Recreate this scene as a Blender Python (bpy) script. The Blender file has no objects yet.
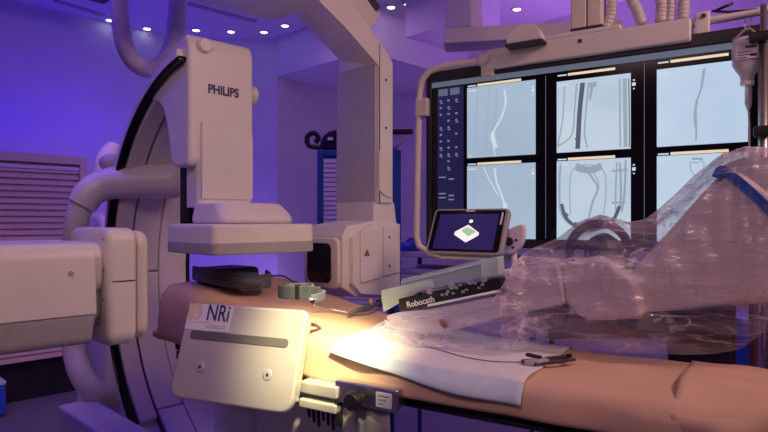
import bpy, bmesh, math, random
from mathutils import Vector, Matrix, noise
random.seed(7)
PI = math.pi
sc = bpy.context.scene
COL = sc.collection
R = math.radians

# ------------------------------------------------------------------ camera model
F, CX, HY, CAMZ = 600.0, 384.0, 220.0, 1.5
def W(px, py, D):
    return Vector(((px-CX)/F*D, D, CAMZ-(py-HY)/F*D))
class Frame:
    """a horizontal working frame: origin on the floor and a turn about z"""
    def __init__(s, ox, oy, deg):
        s.o = (ox, oy); s.a = R(deg)
        s.u = (math.cos(s.a), math.sin(s.a)); s.n = (-math.sin(s.a), math.cos(s.a))
    def local(s, w):
        dx, dy = w[0]-s.o[0], w[1]-s.o[1]
        return Vector((dx*s.u[0]+dy*s.u[1], dx*s.n[0]+dy*s.n[1], w[2]))
    def world(s, x, y, z=0):
        return Vector((s.o[0]+x*s.u[0]+y*s.n[0], s.o[1]+x*s.u[1]+y*s.n[1], z))
    def at_y(s, px, py, y):            # point of a sight line on the frame's plane y = const
        k = (px-CX)/F
        bx, by = s.o[0]+y*s.n[0], s.o[1]+y*s.n[1]
        x = (k*by-bx)/(s.u[0]-k*s.u[1]); D = by+x*s.u[1]
        return Vector((x, y, CAMZ-(py-HY)/F*D))
    def at_x(s, px, py, x):
        k = (px-CX)/F
        bx, by = s.o[0]+x*s.u[0], s.o[1]+x*s.u[1]
        y = (k*by-bx)/(s.n[0]-k*s.n[1]); D = by+y*s.n[1]
        return Vector((x, y, CAMZ-(py-HY)/F*D))
    def at_z(s, px, py, z):
        return s.local(W(px, py, (CAMZ-z)*F/(py-HY)))
T = Frame(0.05, 1.89, -32)             # patient table
C = Frame(-0.576, 2.43, -45)           # gantry isocentre and room walls

# ------------------------------------------------------------------ materials
def mat(name, col, rough=.5, metal=0, emit=None, es=1, noise_amt=0, noise_scale=20, bump=0, bump_scale=60, spec=.5, coat=0):
    m = bpy.data.materials.new(name); m.use_nodes = True
    nt = m.node_tree; b = nt.nodes['Principled BSDF']
    b.inputs['Base Color'].default_value = (*col, 1); b.inputs['Roughness'].default_value = rough
    b.inputs['Metallic'].default_value = metal
    b.inputs['Specular IOR Level'].default_value = spec
    b.inputs['Coat Weight'].default_value = coat
    if emit:
        b.inputs['Emission Color'].default_value = (*emit, 1); b.inputs['Emission Strength'].default_value = es
    if noise_amt or bump:
        tc = nt.nodes.new('ShaderNodeTexCoord')
    if noise_amt:
        n = nt.nodes.new('ShaderNodeTexNoise'); n.inputs['Scale'].default_value = noise_scale; n.inputs['Detail'].default_value = 4
        nt.links.new(tc.outputs['Object'], n.inputs['Vector'])
        r = nt.nodes.new('ShaderNodeValToRGB')
        r.color_ramp.elements[0].position = .3; r.color_ramp.elements[1].position = .7
        r.color_ramp.elements[0].color = (*[c*(1-noise_amt) for c in col], 1)
        r.color_ramp.elements[1].color = (*[min(1, c*(1+noise_amt)) for c in col], 1)
        nt.links.new(n.outputs['Fac'], r.inputs['Fac']); nt.links.new(r.outputs['Color'], b.inputs['Base Color'])
    if bump:
        n2 = nt.nodes.new('ShaderNodeTexNoise'); n2.inputs['Scale'].default_value = bump_scale; n2.inputs['Detail'].default_value = 5
        nt.links.new(tc.outputs['Object'], n2.inputs['Vector'])
        bp = nt.nodes.new('ShaderNodeBump'); bp.inputs['Strength'].default_value = bump; bp.inputs['Distance'].default_value = .02
        nt.links.new(n2.outputs['Fac'], bp.inputs['Height']); nt.links.new(bp.outputs['Normal'], b.inputs['Normal'])
    return m
M = dict(
    plastic=mat('enamel_white', (.74, .71, .68), .38, noise_amt=.03, noise_scale=6),
    plastic2=mat('enamel_cream', (.72, .66, .58), .42, noise_amt=.03),
    greyband=mat('bumper_grey', (.36, .35, .37), .5, noise_amt=.04),
    fork=mat('casting_grey', (.45, .44, .46), .5, noise_amt=.04),
    seam=mat('seam_dark', (.04, .035, .05), .6, noise_amt=.1),
    black=mat('black_plastic', (.012, .012, .016), .4, noise_amt=.1),
    gloss=mat('black_gloss', (.004, .004, .007), .12, noise_amt=.1, spec=.35),
    hose=mat('hose_white', (.66, .62, .60), .45, noise_amt=.04),
    steel=mat('steel', (.62, .61, .60), .32, 1, noise_amt=.05, noise_scale=30),
    wall=mat('wall_paint', (.66, .64, .66), .7, noise_amt=.03, noise_scale=3, bump=.02),
    ceil=mat('ceiling_paint', (.70, .68, .70), .75, noise_amt=.02, noise_scale=4),
    floor=mat('floor_vinyl', (.22, .20, .26), .35, noise_amt=.15, noise_scale=60),
    sheet=mat('sheet_beige', (.68, .45, .31), .8, noise_amt=.06, noise_scale=5, bump=.12, bump_scale=14),
    pad=mat('pad_pale', (.80, .82, .80), .75, noise_amt=.03, bump=.2, bump_scale=30),
    padedge=mat('pad_edge_blue', (.62, .76, .84), .7, noise_amt=.05),
    mattress=mat('mattress_dark', (.06, .055, .07), .6, noise_amt=.1),
    strap=mat('strap_charcoal', (.10, .11, .15), .55, noise_amt=.15, noise_scale=80, bump=.15, bump_scale=150),
    strapgrey=mat('strap_grey', (.05, .055, .075), .5, noise_amt=.1, noise_scale=80),
    navy=mat('navy_pad', (.02, .022, .06), .6, noise_amt=.15),
    red=mat('red_lining', (.30, .06, .06), .6, noise_amt=.1),
    louvre=mat('louvre_beige', (.74, .56, .50), .55, noise_amt=.05),
    louvrew=mat('louvre_white', (.75, .74, .78), .5, noise_amt=.03),
    bluecab=mat('cabinet_blue', (.02, .12, .33), .4, noise_amt=.05),
    blueplas=mat('blue_plastic', (.02, .13, .62), .45, noise_amt=.1),
    darkblue=mat('dark_blue', (.012, .035, .13), .35, noise_amt=.1),
    ink=mat('ink_navy', (.03, .025, .12), .5, noise_amt=.05),
    gold=mat('ink_gold', (.72, .50, .16), .5, noise_amt=.05),
    paper=mat('sticker_white', (.82, .82, .84), .45, noise_amt=.02),
    robot=mat('robot_white', (.78, .73, .76), .4, noise_amt=.03),
    rodw=mat('rod_white', (.9, .9, .9), .25, noise_amt=.02),
    amber=mat('warning_amber', (.25, .12, .03), .5, noise_amt=.05),
    brown=mat('brown_post', (.16, .06, .05), .5, noise_amt=.1),
    rubber=mat('rubber_red', (.32, .10, .06), .5, noise_amt=.1),
    lampglow=mat('downlight_glow', (.9, .9, 1), .5, emit=(.75, .82, 1), es=5, noise_amt=.02),
    panelglow=mat('panel_glow', (1, .95, .85), .5, emit=(1, .9, .72), es=2.5, noise_amt=.02),
    txtglow=mat('screen_text', (.3, .35, .5), .5, emit=(.30, .36, .50), es=.4, noise_amt=.02),
    cream_glow=mat('screen_bar', (.5, .45, .35), .5, emit=(.80, .68, .46), es=.85, noise_amt=.02),
    bargrey=mat('screen_grey', (.1, .12, .15), .5, emit=(.10, .13, .19), es=.8, noise_amt=.02),
    tabscr=mat('tablet_screen', (.01, .008, .05), .15, emit=(.016, .010, .075), es=1, noise_amt=.05),
    lineD=mat('image_dark', (.02, .03, .04), .5, emit=(.08, .10, .135), es=1, noise_amt=.05),
    lineM=mat('image_mid', (.1, .12, .14), .5, emit=(.25, .32, .39), es=1, noise_amt=.05),
    lineS=mat('image_soft', (.1, .12, .14), .5, emit=(.27, .36, .44), es=1, noise_amt=.05),
    lineL=mat('image_light', (.2, .2, .2), .5, emit=(.52, .64, .72), es=1, noise_amt=.05),
    tabgreen=mat('tablet_green', (.3, .5, .3), .5, emit=(.30, .46, .27), es=.9, noise_amt=.05),
    tabwhite=mat('tablet_white', (.8, .8, .8), .5, emit=(.75, .82, .74), es=.9, noise_amt=.05),
)
def mat_tile(name, c0, c1, scale=2.0):
    m = bpy.data.materials.new(name); m.use_nodes = True; nt = m.node_tree; b = nt.nodes['Principled BSDF']
    tc = nt.nodes.new('ShaderNodeTexCoord'); n = nt.nodes.new('ShaderNodeTexNoise'); n.inputs['Scale'].default_value = scale
    n.inputs['Detail'].default_value = 3
    r = nt.nodes.new('ShaderNodeValToRGB'); r.color_ramp.elements[0].position = .35; r.color_ramp.elements[1].position = .65
    r.color_ramp.elements[0].color = (*c0, 1); r.color_ramp.elements[1].color = (*c1, 1)
    nt.links.new(tc.outputs['Object'], n.inputs['Vector']); nt.links.new(n.outputs['Fac'], r.inputs['Fac'])
    nt.links.new(r.outputs['Color'], b.inputs['Emission Color']); b.inputs['Emission Strength'].default_value = 1.0
    b.inputs['Base Color'].default_value = (.01, .01, .015, 1); b.inputs['Roughness'].default_value = .3
    return m
M['tileA'] = mat_tile('fluoroscopy_grey', (.35, .45, .58), (.40, .51, .62))
M['tileB'] = mat_tile('fluoroscopy_pale', (.42, .53, .67), (.56, .66, .74))
M['tileC'] = mat_tile('fluoroscopy_bright', (.44, .57, .75), (.54, .65, .78))
M['menu'] = mat_tile('menu_dark', (.008, .008, .045), (.012, .012, .07))

M['slotgrey'] = mat('slot_grey', (.13, .12, .12), .6, noise_amt=.1)
def brushed():
    m = mat('brushed_aluminium', (.66, .64, .61), .42, .45)
    nt = m.node_tree; b = nt.nodes['Principled BSDF']
    tc = nt.nodes.new('ShaderNodeTexCoord'); mp = nt.nodes.new('ShaderNodeMapping'); mp.inputs['Scale'].default_value = (4, 4, 160)
    n = nt.nodes.new('ShaderNodeTexNoise'); n.inputs['Scale'].default_value = 3; n.inputs['Detail'].default_value = 3
    r = nt.nodes.new('ShaderNodeMapRange'); r.inputs['To Min'].default_value = .38; r.inputs['To Max'].default_value = .52
    nt.links.new(tc.outputs['Object'], mp.inputs['Vector']); nt.links.new(mp.outputs['Vector'], n.inputs['Vector'])
    nt.links.new(n.outputs['Fac'], r.inputs['Value']); nt.links.new(r.outputs['Result'], b.inputs['Roughness'])
    return m
M['brushed'] = brushed()

def film(name, tint, base, edge, rough=.18, bump=.6, bscale=9, cloud=0.0):
    """thin clear plastic: see-through, milky where folded double, shiny on its crumpled facets"""
    m = bpy.data.materials.new(name); m.use_nodes = True; nt = m.node_tree; L = nt.links.new
    b = nt.nodes['Principled BSDF']; out = nt.nodes['Material Output']
    b.inputs['Base Color'].default_value = (*tint, 1); b.inputs['Roughness'].default_value = rough
    b.inputs['Specular IOR Level'].default_value = .8
    tr = nt.nodes.new('ShaderNodeBsdfTransparent'); tr.inputs['Color'].default_value = (.97, .96, .98, 1)
    mx = nt.nodes.new('ShaderNodeMixShader'); lw = nt.nodes.new('ShaderNodeLayerWeight'); lw.inputs['Blend'].default_value = .3
    tc = nt.nodes.new('ShaderNodeTexCoord')
    def mapping(rot, scale):
        mp = nt.nodes.new('ShaderNodeMapping'); mp.inputs['Rotation'].default_value = rot; mp.inputs['Scale'].default_value = scale
        L(tc.outputs['Object'], mp.inputs['Vector'])
        nz = nt.nodes.new('ShaderNodeTexNoise'); nz.inputs['Scale'].default_value = 5; nz.inputs['Detail'].default_value = 3
        L(mp.outputs['Vector'], nz.inputs['Vector'])
        va = nt.nodes.new('ShaderNodeVectorMath'); va.operation = 'SCALE'; va.inputs['Scale'].default_value = .16; L(nz.outputs['Color'], va.inputs[0])
        vb = nt.nodes.new('ShaderNodeVectorMath'); L(mp.outputs['Vector'], vb.inputs[0]); L(va.outputs[0], vb.inputs[1]); return vb
    def vor(vec, scale, feature):
        v = nt.nodes.new('ShaderNodeTexVoronoi'); v.feature = feature; v.inputs['Scale'].default_value = scale; L(vec.outputs[0], v.inputs['Vector']); return v
    m1 = mapping((0, R(-38), 0), (.28, 1, 2.0)); m2 = mapping((0, R(30), R(15)), (.32, 1, 1.9)); m3 = mapping((0, R(75), 0), (.3, 1, 1.8))
    f1 = vor(m1, bscale, 'F1'); f2 = vor(m2, bscale*2.1, 'F1')
    hs_ = nt.nodes.new('ShaderNodeMath'); hs_.operation = 'MULTIPLY_ADD'; hs_.inputs[1].default_value = .45; L(f2.outputs['Distance'], hs_.inputs[0]); L(f1.outputs['Distance'], hs_.inputs[2])
    bp = nt.nodes.new('ShaderNodeBump'); bp.inputs['Strength'].default_value = bump; bp.inputs['Distance'].default_value = .03
    L(hs_.outputs[0], bp.inputs['Height']); L(bp.outputs['Normal'], b.inputs['Normal'])
    mr = nt.nodes.new('ShaderNodeMapRange'); mr.inputs['To Min'].default_value = base; mr.inputs['To Max'].default_value = edge
    L(lw.outputs['Facing'], mr.inputs['Value']); fac = mr.outputs['Result']
    def add(sock):
        nonlocal fac
        a = nt.nodes.new('ShaderNodeMath'); a.operation = 'ADD'; a.use_clamp = True; L(fac, a.inputs[0]); L(sock, a.inputs[1]); fac = a.outputs[0]
    if cloud:
        for mm, sc_, wd, amt in ((m1, bscale*1.3, .05, .5), (m2, bscale*2.0, .045, .4), (m3, bscale*1.6, .04, .45)):
            e = vor(mm, sc_, 'DISTANCE_TO_EDGE'); r = nt.nodes.new('ShaderNodeMapRange')
            r.inputs['From Max'].default_value = wd; r.inputs['To Min'].default_value = amt; r.inputs['To Max'].default_value = 0
            L(e.outputs['Distance'], r.inputs['Value'])
            bk = nt.nodes.new('ShaderNodeTexNoise'); bk.inputs['Scale'].default_value = 9; bk.inputs['Detail'].default_value = 2; L(mm.outputs[0], bk.inputs['Vector'])
            br_ = nt.nodes.new('ShaderNodeMapRange'); br_.inputs['From Min'].default_value = .46; br_.inputs['From Max'].default_value = .62; L(bk.outputs['Fac'], br_.inputs['Value'])
            ml = nt.nodes.new('ShaderNodeMath'); ml.operation = 'MULTIPLY'; L(r.outputs['Result'], ml.inputs[0]); L(br_.outputs['Result'], ml.inputs[1]); add(ml.outputs[0])
        nz = nt.nodes.new('ShaderNodeTexNoise'); nz.inputs['Scale'].default_value = 6; nz.inputs['Detail'].default_value = 5; L(m1.outputs[0], nz.inputs['Vector'])
        r = nt.nodes.new('ShaderNodeMapRange'); r.inputs['From Min'].default_value = .3; r.inputs['From Max'].default_value = .7
        r.inputs['To Min'].default_value = -cloud; r.inputs['To Max'].default_value = cloud; L(nz.outputs['Fac'], r.inputs['Value']); add(r.outputs['Result'])
    L(fac, mx.inputs['Fac']); L(tr.outputs[0], mx.inputs[1]); L(b.outputs[0], mx.inputs[2]); L(mx.outputs[0], out.inputs['Surface'])
    return m
M['film'] = film('clear_drape_film', (.76, .67, .79), .16, .85, .15, .8, 7, .22)
M['clear'] = film('clear_acrylic', (.74, .92, .84), .50, .85, .08, .0)
M['bagclear'] = film('bag_film', (.92, .86, .92), .62, .92, .2, .2)

# ------------------------------------------------------------------ mesh helpers
def obj(name, bm, m, parent=None, smooth=False, bevel=0, seg=2, auto=True):
    me = bpy.data.meshes.new(name); bmesh.ops.recalc_face_normals(bm, faces=bm.faces[:])
    bm.to_mesh(me); bm.free()
    for mm in (m if isinstance(m, (list, tuple)) else [m]): me.materials.append(mm)
    o = bpy.data.objects.new(name, me); COL.objects.link(o)
    if parent: o.parent = parent
    if smooth:
        for p in me.polygons: p.use_smooth = True
    if bevel:
        md = o.modifiers.new('bevel', 'BEVEL'); md.width = bevel; md.segments = seg; md.limit_method = 'ANGLE'; md.angle_limit = R(35)
        md.harden_normals = False
        for p in me.polygons: p.use_smooth = True
        wn = o.modifiers.new('wn', 'WEIGHTED_NORMAL'); wn.keep_sharp = True
    return o
def thing(name, label, cat, loc=(0, 0, 0), rz=0, group=None):
    o = bpy.data.objects.new(name, None); COL.objects.link(o); o.empty_display_size = .1
    o.location = loc; o.rotation_euler = (0, 0, rz); tag(o, label, cat, group); return o
def tag(o, label, cat, group=None):
    o['label'] = label; o['category'] = cat
    if group: o['group'] = group
    return o
def struct(name, bm, m, **k):
    o = obj(name, bm, m, **k); o['kind'] = 'structure'; return o
def in_frame(fr, name, label, cat, z=0, x=0, y=0, group=None):
    """Empty turned into a frame; children keep that frame's coordinates, shifted by (x,y,z)"""
    return thing(name, label, cat, fr.world(x, y, z), fr.a, group)
def copy_tree(o):
    c = o.copy(); COL.objects.link(c)
    for ch in o.children:
        d = ch.copy(); COL.objects.link(d); d.parent = c
        for g in ch.children:
            e = g.copy(); COL.objects.link(e); e.parent = d
    return c
def box(bm, x0, x1, y0, y1, z0, z1, mtx=None, mi=0):
    vs = [bm.verts.new((x, y, z)) for z in (z0, z1) for y in (y0, y1) for x in (x0, x1)]
    for f in ((0, 2, 3, 1), (4, 5, 7, 6), (0, 1, 5, 4), (2, 6, 7, 3), (0, 4, 6, 2), (1, 3, 7, 5)):
        fc = bm.faces.new([vs[i] for i in f]); fc.material_index = mi
    if mtx: bmesh.ops.transform(bm, matrix=mtx, verts=vs)
    return vs
def boxo(name, m, parent, x0, x1, y0, y1, z0, z1, bevel=.006, seg=2, mtx=None):
    bm = bmesh.new(); box(bm, x0, x1, y0, y1, z0, z1, mtx); return obj(name, bm, m, parent, bevel=bevel, seg=seg)
def basis(t):
    t = t.normalized(); a = Vector((0, 0, 1)) if abs(t.z) < .9 else Vector((1, 0, 0))
    n = t.cross(a).normalized(); return n, t.cross(n).normalized()
def tube(bm, pts, r, n=12, ridge=0, pitch=.02, caps=True):
    pts = [Vector(p) for p in pts]
    if ridge:                                         # resample into ribs
        d = [0]
        for a, b in zip(pts, pts[1:]): d.append(d[-1]+(b-a).length)
        k = max(8, int(d[-1]/pitch*4)); res = []
        j = 0
        for i in range(k+1):
            s = d[-1]*i/k
            while j < len(d)-2 and d[j+1] < s: j += 1
            f = (s-d[j])/max(1e-9, d[j+1]-d[j]); res.append(pts[j].lerp(pts[j+1], f))
        pts = res
    N = None; rings = []
    for i, p in enumerate(pts):
        t = (pts[min(i+1, len(pts)-1)]-pts[max(i-1, 0)]).normalized()
        if N is None: N, B = basis(t)
        N = (N-t*N.dot(t)).normalized(); B = t.cross(N)
        rr = r(i/(len(pts)-1)) if callable(r) else r
        if ridge and i % 4 in (0, 1): rr -= ridge
        rings.append([bm.verts.new(p+N*math.cos(2*PI*k/n)*rr+B*math.sin(2*PI*k/n)*rr) for k in range(n)])
    for a, b in zip(rings, rings[1:]):
        for k in range(n): bm.faces.new((a[k], a[(k+1) % n], b[(k+1) % n], b[k]))
    if caps: bm.faces.new(rings[0][::-1]); bm.faces.new(rings[-1])
def tubeo(name, m, parent, pts, r, **k):
    bm = bmesh.new(); tube(bm, pts, r, **k); return obj(name, bm, m, parent, smooth=True)
def spline(ctrl, n=12):
    P = [Vector(c) for c in ctrl]; P = [P[0]*2-P[1]]+P+[P[-1]*2-P[-2]]; out = []
    for i in range(1, len(P)-2):
        for k in range(n):
            t = k/n; a, b, c, d = P[i-1:i+3]
            out.append(.5*((2*b)+(c-a)*t+(2*a-5*b+4*c-d)*t*t+(3*b-a-3*c+d)*t**3))
    out.append(P[-2]); return out
def prism(bm, poly, axis, lo, hi, mi=0):
    """poly: 2-D outline; axis 'y': (x,z) swept in y, 'x': (y,z) swept in x, 'z': (x,y) swept in z"""
    f = {'y': lambda p, t: (p[0], t, p[1]), 'x': lambda p, t: (t, p[0], p[1]), 'z': lambda p, t: (p[0], p[1], t)}[axis]
    a = [bm.verts.new(f(p, lo)) for p in poly]; b = [bm.verts.new(f(p, hi)) for p in poly]; n = len(poly)
    fs = [bm.faces.new(a[::-1]), bm.faces.new(b)]
    for i in range(n): fs.append(bm.faces.new((a[i], a[(i+1) % n], b[(i+1) % n], b[i])))
    for q in fs: q.material_index = mi
    return a+b
def prismo(name, m, parent, poly, axis, lo, hi, bevel=.008, seg=3):
    bm = bmesh.new(); prism(bm, poly, axis, lo, hi); return obj(name, bm, m, parent, bevel=bevel, seg=seg)
def rrect(x0, x1, y0, y1, r, n=6):
    out = []
    for cx, cy, a in ((x1-r, y1-r, 0), (x0+r, y1-r, 90), (x0+r, y0+r, 180), (x1-r, y0+r, 270)):
        for k in range(n+1):
            t = R(a+90*k/n); out.append((cx+r*math.cos(t), cy+r*math.sin(t)))
    return out
def round_poly(poly, r, n=5):
    out = []; P = [Vector((p[0], p[1])) for p in poly]; k = len(P)
    for i in range(k):
        a, b, c = P[i-1], P[i], P[(i+1) % k]; rr = r[i] if isinstance(r, (list, tuple)) else r
        u, v = (a-b), (c-b); d = min(rr, u.length*.48, v.length*.48); p, q = b+u.normalized()*d, b+v.normalized()*d
        for j in range(n+1):
            t = j/n; w = p*(1-t)**2+b*2*t*(1-t)+q*t*t; out.append((w.x, w.y))
    return out
def arc_sweep(bm, prof, a0, a1, plane, n=48, cx=0, cz=0, sx=1.0):
    """closed profile [(r, w)] swept about an axis; plane 'x': arc in x-z, width along y; 'y': arc in y-z, width along x"""
    rings = []
    for i in range(n+1):
        t = R(a0+(a1-a0)*i/n); c, s = math.cos(t), math.sin(t)
        rings.append([bm.verts.new((cx+sx*r*c, w, cz+r*s) if plane == 'x' else (w, cx+sx*r*c, cz+r*s)) for r, w in prof])
    k = len(prof)
    for a, b in zip(rings, rings[1:]):
        for j in range(k): bm.faces.new((a[j], a[(j+1) % k], b[(j+1) % k], b[j]))
    bm.faces.new(rings[0]); bm.faces.new(rings[-1][::-1])
def arco(name, m, parent, r0, r1, w0, w1, a0, a1, plane, cx=0, cz=0, n=48, bevel=.006, sx=1.0):
    bm = bmesh.new(); arc_sweep(bm, [(r0, w0), (r1, w0), (r1, w1), (r0, w1)], a0, a1, plane, n, cx, cz, sx)
    return obj(name, bm, m, parent, bevel=bevel)
def lathe(bm, prof, mtx=None, n=24):
    vs = []; rings = []
    for r, z in prof:
        ring = [bm.verts.new((r*math.cos(2*PI*k/n), r*math.sin(2*PI*k/n), z)) for k in range(n)]; rings.append(ring); vs += ring
    for a, b in zip(rings, rings[1:]):
        for k in range(n): bm.faces.new((a[k], a[(k+1) % n], b[(k+1) % n], b[k]))
    bm.faces.new(rings[0][::-1]); bm.faces.new(rings[-1])
    if mtx: bmesh.ops.transform(bm, matrix=mtx, verts=vs)
def text(name, s, m, parent, size, origin, ux, uy, depth=.001, align='CENTER', bold=0.0, sx=1.0, shear=0):
    cu = bpy.data.curves.new(name, 'FONT'); cu.body = s; cu.size = size; cu.extrude = depth; cu.align_x = align; cu.align_y = 'CENTER'
    cu.offset = bold; cu.shear = shear
    t = bpy.data.objects.new(name, cu); COL.objects.link(t)
    dg = bpy.context.evaluated_depsgraph_get(); me = bpy.data.meshes.new_from_object(t.evaluated_get(dg))
    bpy.data.objects.remove(t); bpy.data.curves.remove(cu)
    ux, uy = Vector(ux).normalized()*sx, Vector(uy).normalized(); uz = ux.cross(uy).normalized()
    o = Vector(origin)
    for v in me.vertices: v.co = o+ux*v.co.x+uy*v.co.y+uz*v.co.z
    me.name = name; me.materials.clear(); me.materials.append(m)
    ob = bpy.data.objects.new(name, me); COL.objects.link(ob); ob.parent = parent; return ob
def rot_to(d, o=(0, 0, 0)):                      # matrix taking +z to direction d at o
    return Matrix.Translation(o) @ Vector((0, 0, 1)).rotation_difference(Vector(d)).to_matrix().to_4x4()
def ss(x): x = max(0, min(1, x)); return x*x*(3-2*x)
def lerpt(tab, x):
    if x <= tab[0][0]: return tab[0][1]
    for (a, u), (b, v) in zip(tab, tab[1:]):
        if x <= b: return u+(v-u)*(x-a)/(b-a)
    return tab[-1][1]

# ================================================================== THE ROOM
CEIL = 3.4
W0 = Vector((-3.32, 5.18)); W1 = Vector((-2.05, 6.33)); W2 = Vector((-1.115, 6.27)); W3 = Vector((-.165, 5.32))
def wallbox(name, p, q, z0, z1, th=.12, m=None, side=1):
    p, q = Vector(p), Vector(q); d = (q-p); n = Vector((-d.y, d.x)).normalized()*th*side
    bm = bmesh.new(); prism(bm, [p, q, q+n, p+n], 'z', z0, z1); return struct(name, bm, m or M['wall'])
nc = Vector((.7071, .7071)); ac = Vector((.7071, -.7071))
WA = W0-nc*4.2                                       # left wall runs back past the camera
N0 = W2+nc*1.5; N1 = N0+ac*7.6
wallbox('wall_left', WA, W1, 0, CEIL)
wallbox('wall_corner', W1, W2, 0, CEIL)
wallbox('wall_niche', W2, N0, 0, CEIL)
wallbox('wall_back', N0, N1, 0, CEIL)
NB = N1-nc*5.9
wallbox('wall_right', N1, NB, 0, CEIL)
wallbox('wall_front', NB, WA, 0, CEIL)
bm = bmesh.new(); prism(bm, [WA, W1, W2, N0, N1, NB], 'z', -.1, 0); struct('floor', bm, M['floor'])
bm = bmesh.new(); prism(bm, [WA, W1, W2, N0, N1, NB], 'z', CEIL, CEIL+.1); struct('ceiling', bm, M['ceil'])
# lowered ceiling over the niche, with a rounded outer corner
SB = 2.995
sof = round_poly([W2, W3, W3+nc*2.8, N0], [0.01, .3, .01, .01], 8)
bm = bmesh.new(); prism(bm, sof, 'z', SB, CEIL-.002); struct('trim_1', bm, M['ceil'], bevel=.01)
# recessed ceiling seams
for i, (a, b) in enumerate((((188, 3), (256, 21)), ((55, 0), (104, 15)))):
    p, q = W(*a, (CEIL-CAMZ)*F/(HY-a[1])), W(*b, (CEIL-CAMZ)*F/(HY-b[1]))
    d = Vector((q-p).to_2d()); n = Vector((-d.y, d.x)).normalized()*.03
    bm = bmesh.new(); p2, q2 = p.to_2d(), q.to_2d(); prism(bm, [p2-n, q2-n, q2+n, p2+n], 'z', CEIL-.012, CEIL-.001)
    struct('trim_%d' % (i+2), bm, M['greyband'])
# dropped ceiling box round the monitor column
cbp = Vector((.57, 4.75))
bm = bmesh.new(); prism(bm, [cbp, cbp+nc*.62, cbp+nc*.62-ac*.55, cbp-ac*.55], 'z', 3.06, CEIL-.002); struct('trim_4', bm, M['ceil'], bevel=.008)
# service rail on the ceiling, upper left
p = W(70, 8, 5.0)
rt = thing('ceiling_rail', 'dark equipment rail with round holes under the ceiling at upper left', 'rail', (-2.45, 4.72, CEIL-.11), R(45))
b_ = boxo('rail_body', M['black'], rt, -1.3, .28, -.10, .10, 0, .108, .01)
b_ = boxo('rail_lip', M['navy'], rt, -1.3, .34, -.13, -.10, -.02, .108, .004)
for k in range(5):
    bm = bmesh.new(); lathe(bm, [(.025, 0), (.025, .012)], rot_to((0, 0, 1), (-.1-.25*k, 0, -.012)), 14); obj('rail_bolt', bm, M['steel'], rt)
# downlights
spots = [(110, 19.5), (147, 28), (196, 29.5), (231, 31), (264, 31.5), (285, 25), (391, 6.5), (517, 8.5), (577, 6), (648, 3)]
what = ['nearest the dark ceiling rail', 'seen inside the loop of the ceiling hose', 'just right of the hose above the gantry head',
        'second right of the hose above the gantry head', 'third right of the hose above the gantry head', 'tucked under the curved ceiling arm',
        'between the ceiling arm and the ceiling box', 'right of the ceiling box behind the monitor boom', 'behind the twin monitor columns', 'among the corrugated monitor hoses']
dl0 = None
for (px, py), wh in zip(spots, what):
    D = (CEIL-CAMZ)*F/(HY-py); p = W(px, py, D)
    if dl0 is None:
        dl0 = thing('downlight', '', 'ceiling light', (0, 0, 0), 0, 'recessed ceiling downlights')
        bm = bmesh.new(); lathe(bm, [(.050, 0), (.050, -.010), (.036, -.010), (.034, -.002)]); obj('trim_ring', bm, M['ceil'], dl0, smooth=False)
        bm = bmesh.new(); lathe(bm, [(.032, -.004), (.030, -.012)]); obj('lamp_face', bm, M['lampglow'], dl0)
        d = dl0
    else: d = copy_tree(dl0)
    d.location = (p.x, p.y, CEIL-.001); d['label'] = 'small round downlight '+wh
# flat ceiling light by the column
p = W(432, 1, (CEIL-CAMZ)*F/(HY-1))
pl = thing('ceiling_panel', 'warm white flat light panel on the ceiling behind the monitor column', 'ceiling light', (p.x, p.y, CEIL-.03), R(-45))
boxo('panel_frame', M['ceil'], pl, -.19, .19, -.19, .19, 0, .029, .004); boxo('diffuser', M['panelglow'], pl, -.17, .17, -.17, .17, -.006, 0, .002)

# ---------------------------------------------------------------- louvred cabinets on the left wall
CAB = Frame(W0.x+ac.x*.46, W0.y+ac.y*.46, 45)        # x runs along the wall away from us, y points into the wall
def louvre_cabinet(x0, x1, z0, z1, label):
    t = in_frame(CAB, 'louvred_cabinet', label, 'cabinet', group=None)
    bm = bmesh.new(); box(bm, x0, x1, .06, .44, z0, z1); obj('carcass', bm, M['louvre'], t, bevel=.004)
    bm = bmesh.new()
    for a in ((x0, x0+.06, z0, z1), (x1-.06, x1, z0, z1), (x0+.06, x1-.06, z1-.07, z1), (x0+.06, x1-.06, z0, z0+.04)): box(bm, a[0], a[1], 0, .06, a[2], a[3])
    obj('frame', bm, M['louvre'], t, bevel=.004)
    n = int((z1-z0-.13)/.052)
    bm = bmesh.new()
    for k in range(n):
        z = z0+.05+k*.052
        prism(bm, [(.012, z), (.05, z+.012), (.05, z+.05), (.04, z+.05), (.012, z+.02)], 'x', x0+.065, x1-.065)
    obj('shutter', bm, M['louvre'], t)
    boxo('handle_rail', M['louvrew'], t, x0+.065, x1-.065, .0, .03, z1-.125, z1-.095, .004)
    boxo('plinth', M['black'], t, x0+.02, x1-.02, .10, .40, 0, z0, .002)
    return t
louvre_cabinet(-.42, .56, .34, 2.05, 'beige cabinet with a louvred roller shutter under the blue wall at the left')
louvre_cabinet(-1.42, -.44, .34, 2.05, 'beige louvred cabinet at the left edge beside the wider louvred one')
pp = CAB.at_y(10, 399, -.35)
bk = in_frame(CAB, 'equipment_case', 'blue and white low case on the floor at the left edge', 'case')
boxo('case_body', M['blueplas'], bk, -.62, -.12, -.30, .02, .02, .24, .02); boxo('case_lid', M['louvrew'], bk, -.62, -.12, -.30, .02, .245, .28, .01)
boxo('case_latch', M['black'], bk, -.44, -.30, -.312, -.30, .2, .26, .003)

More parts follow.
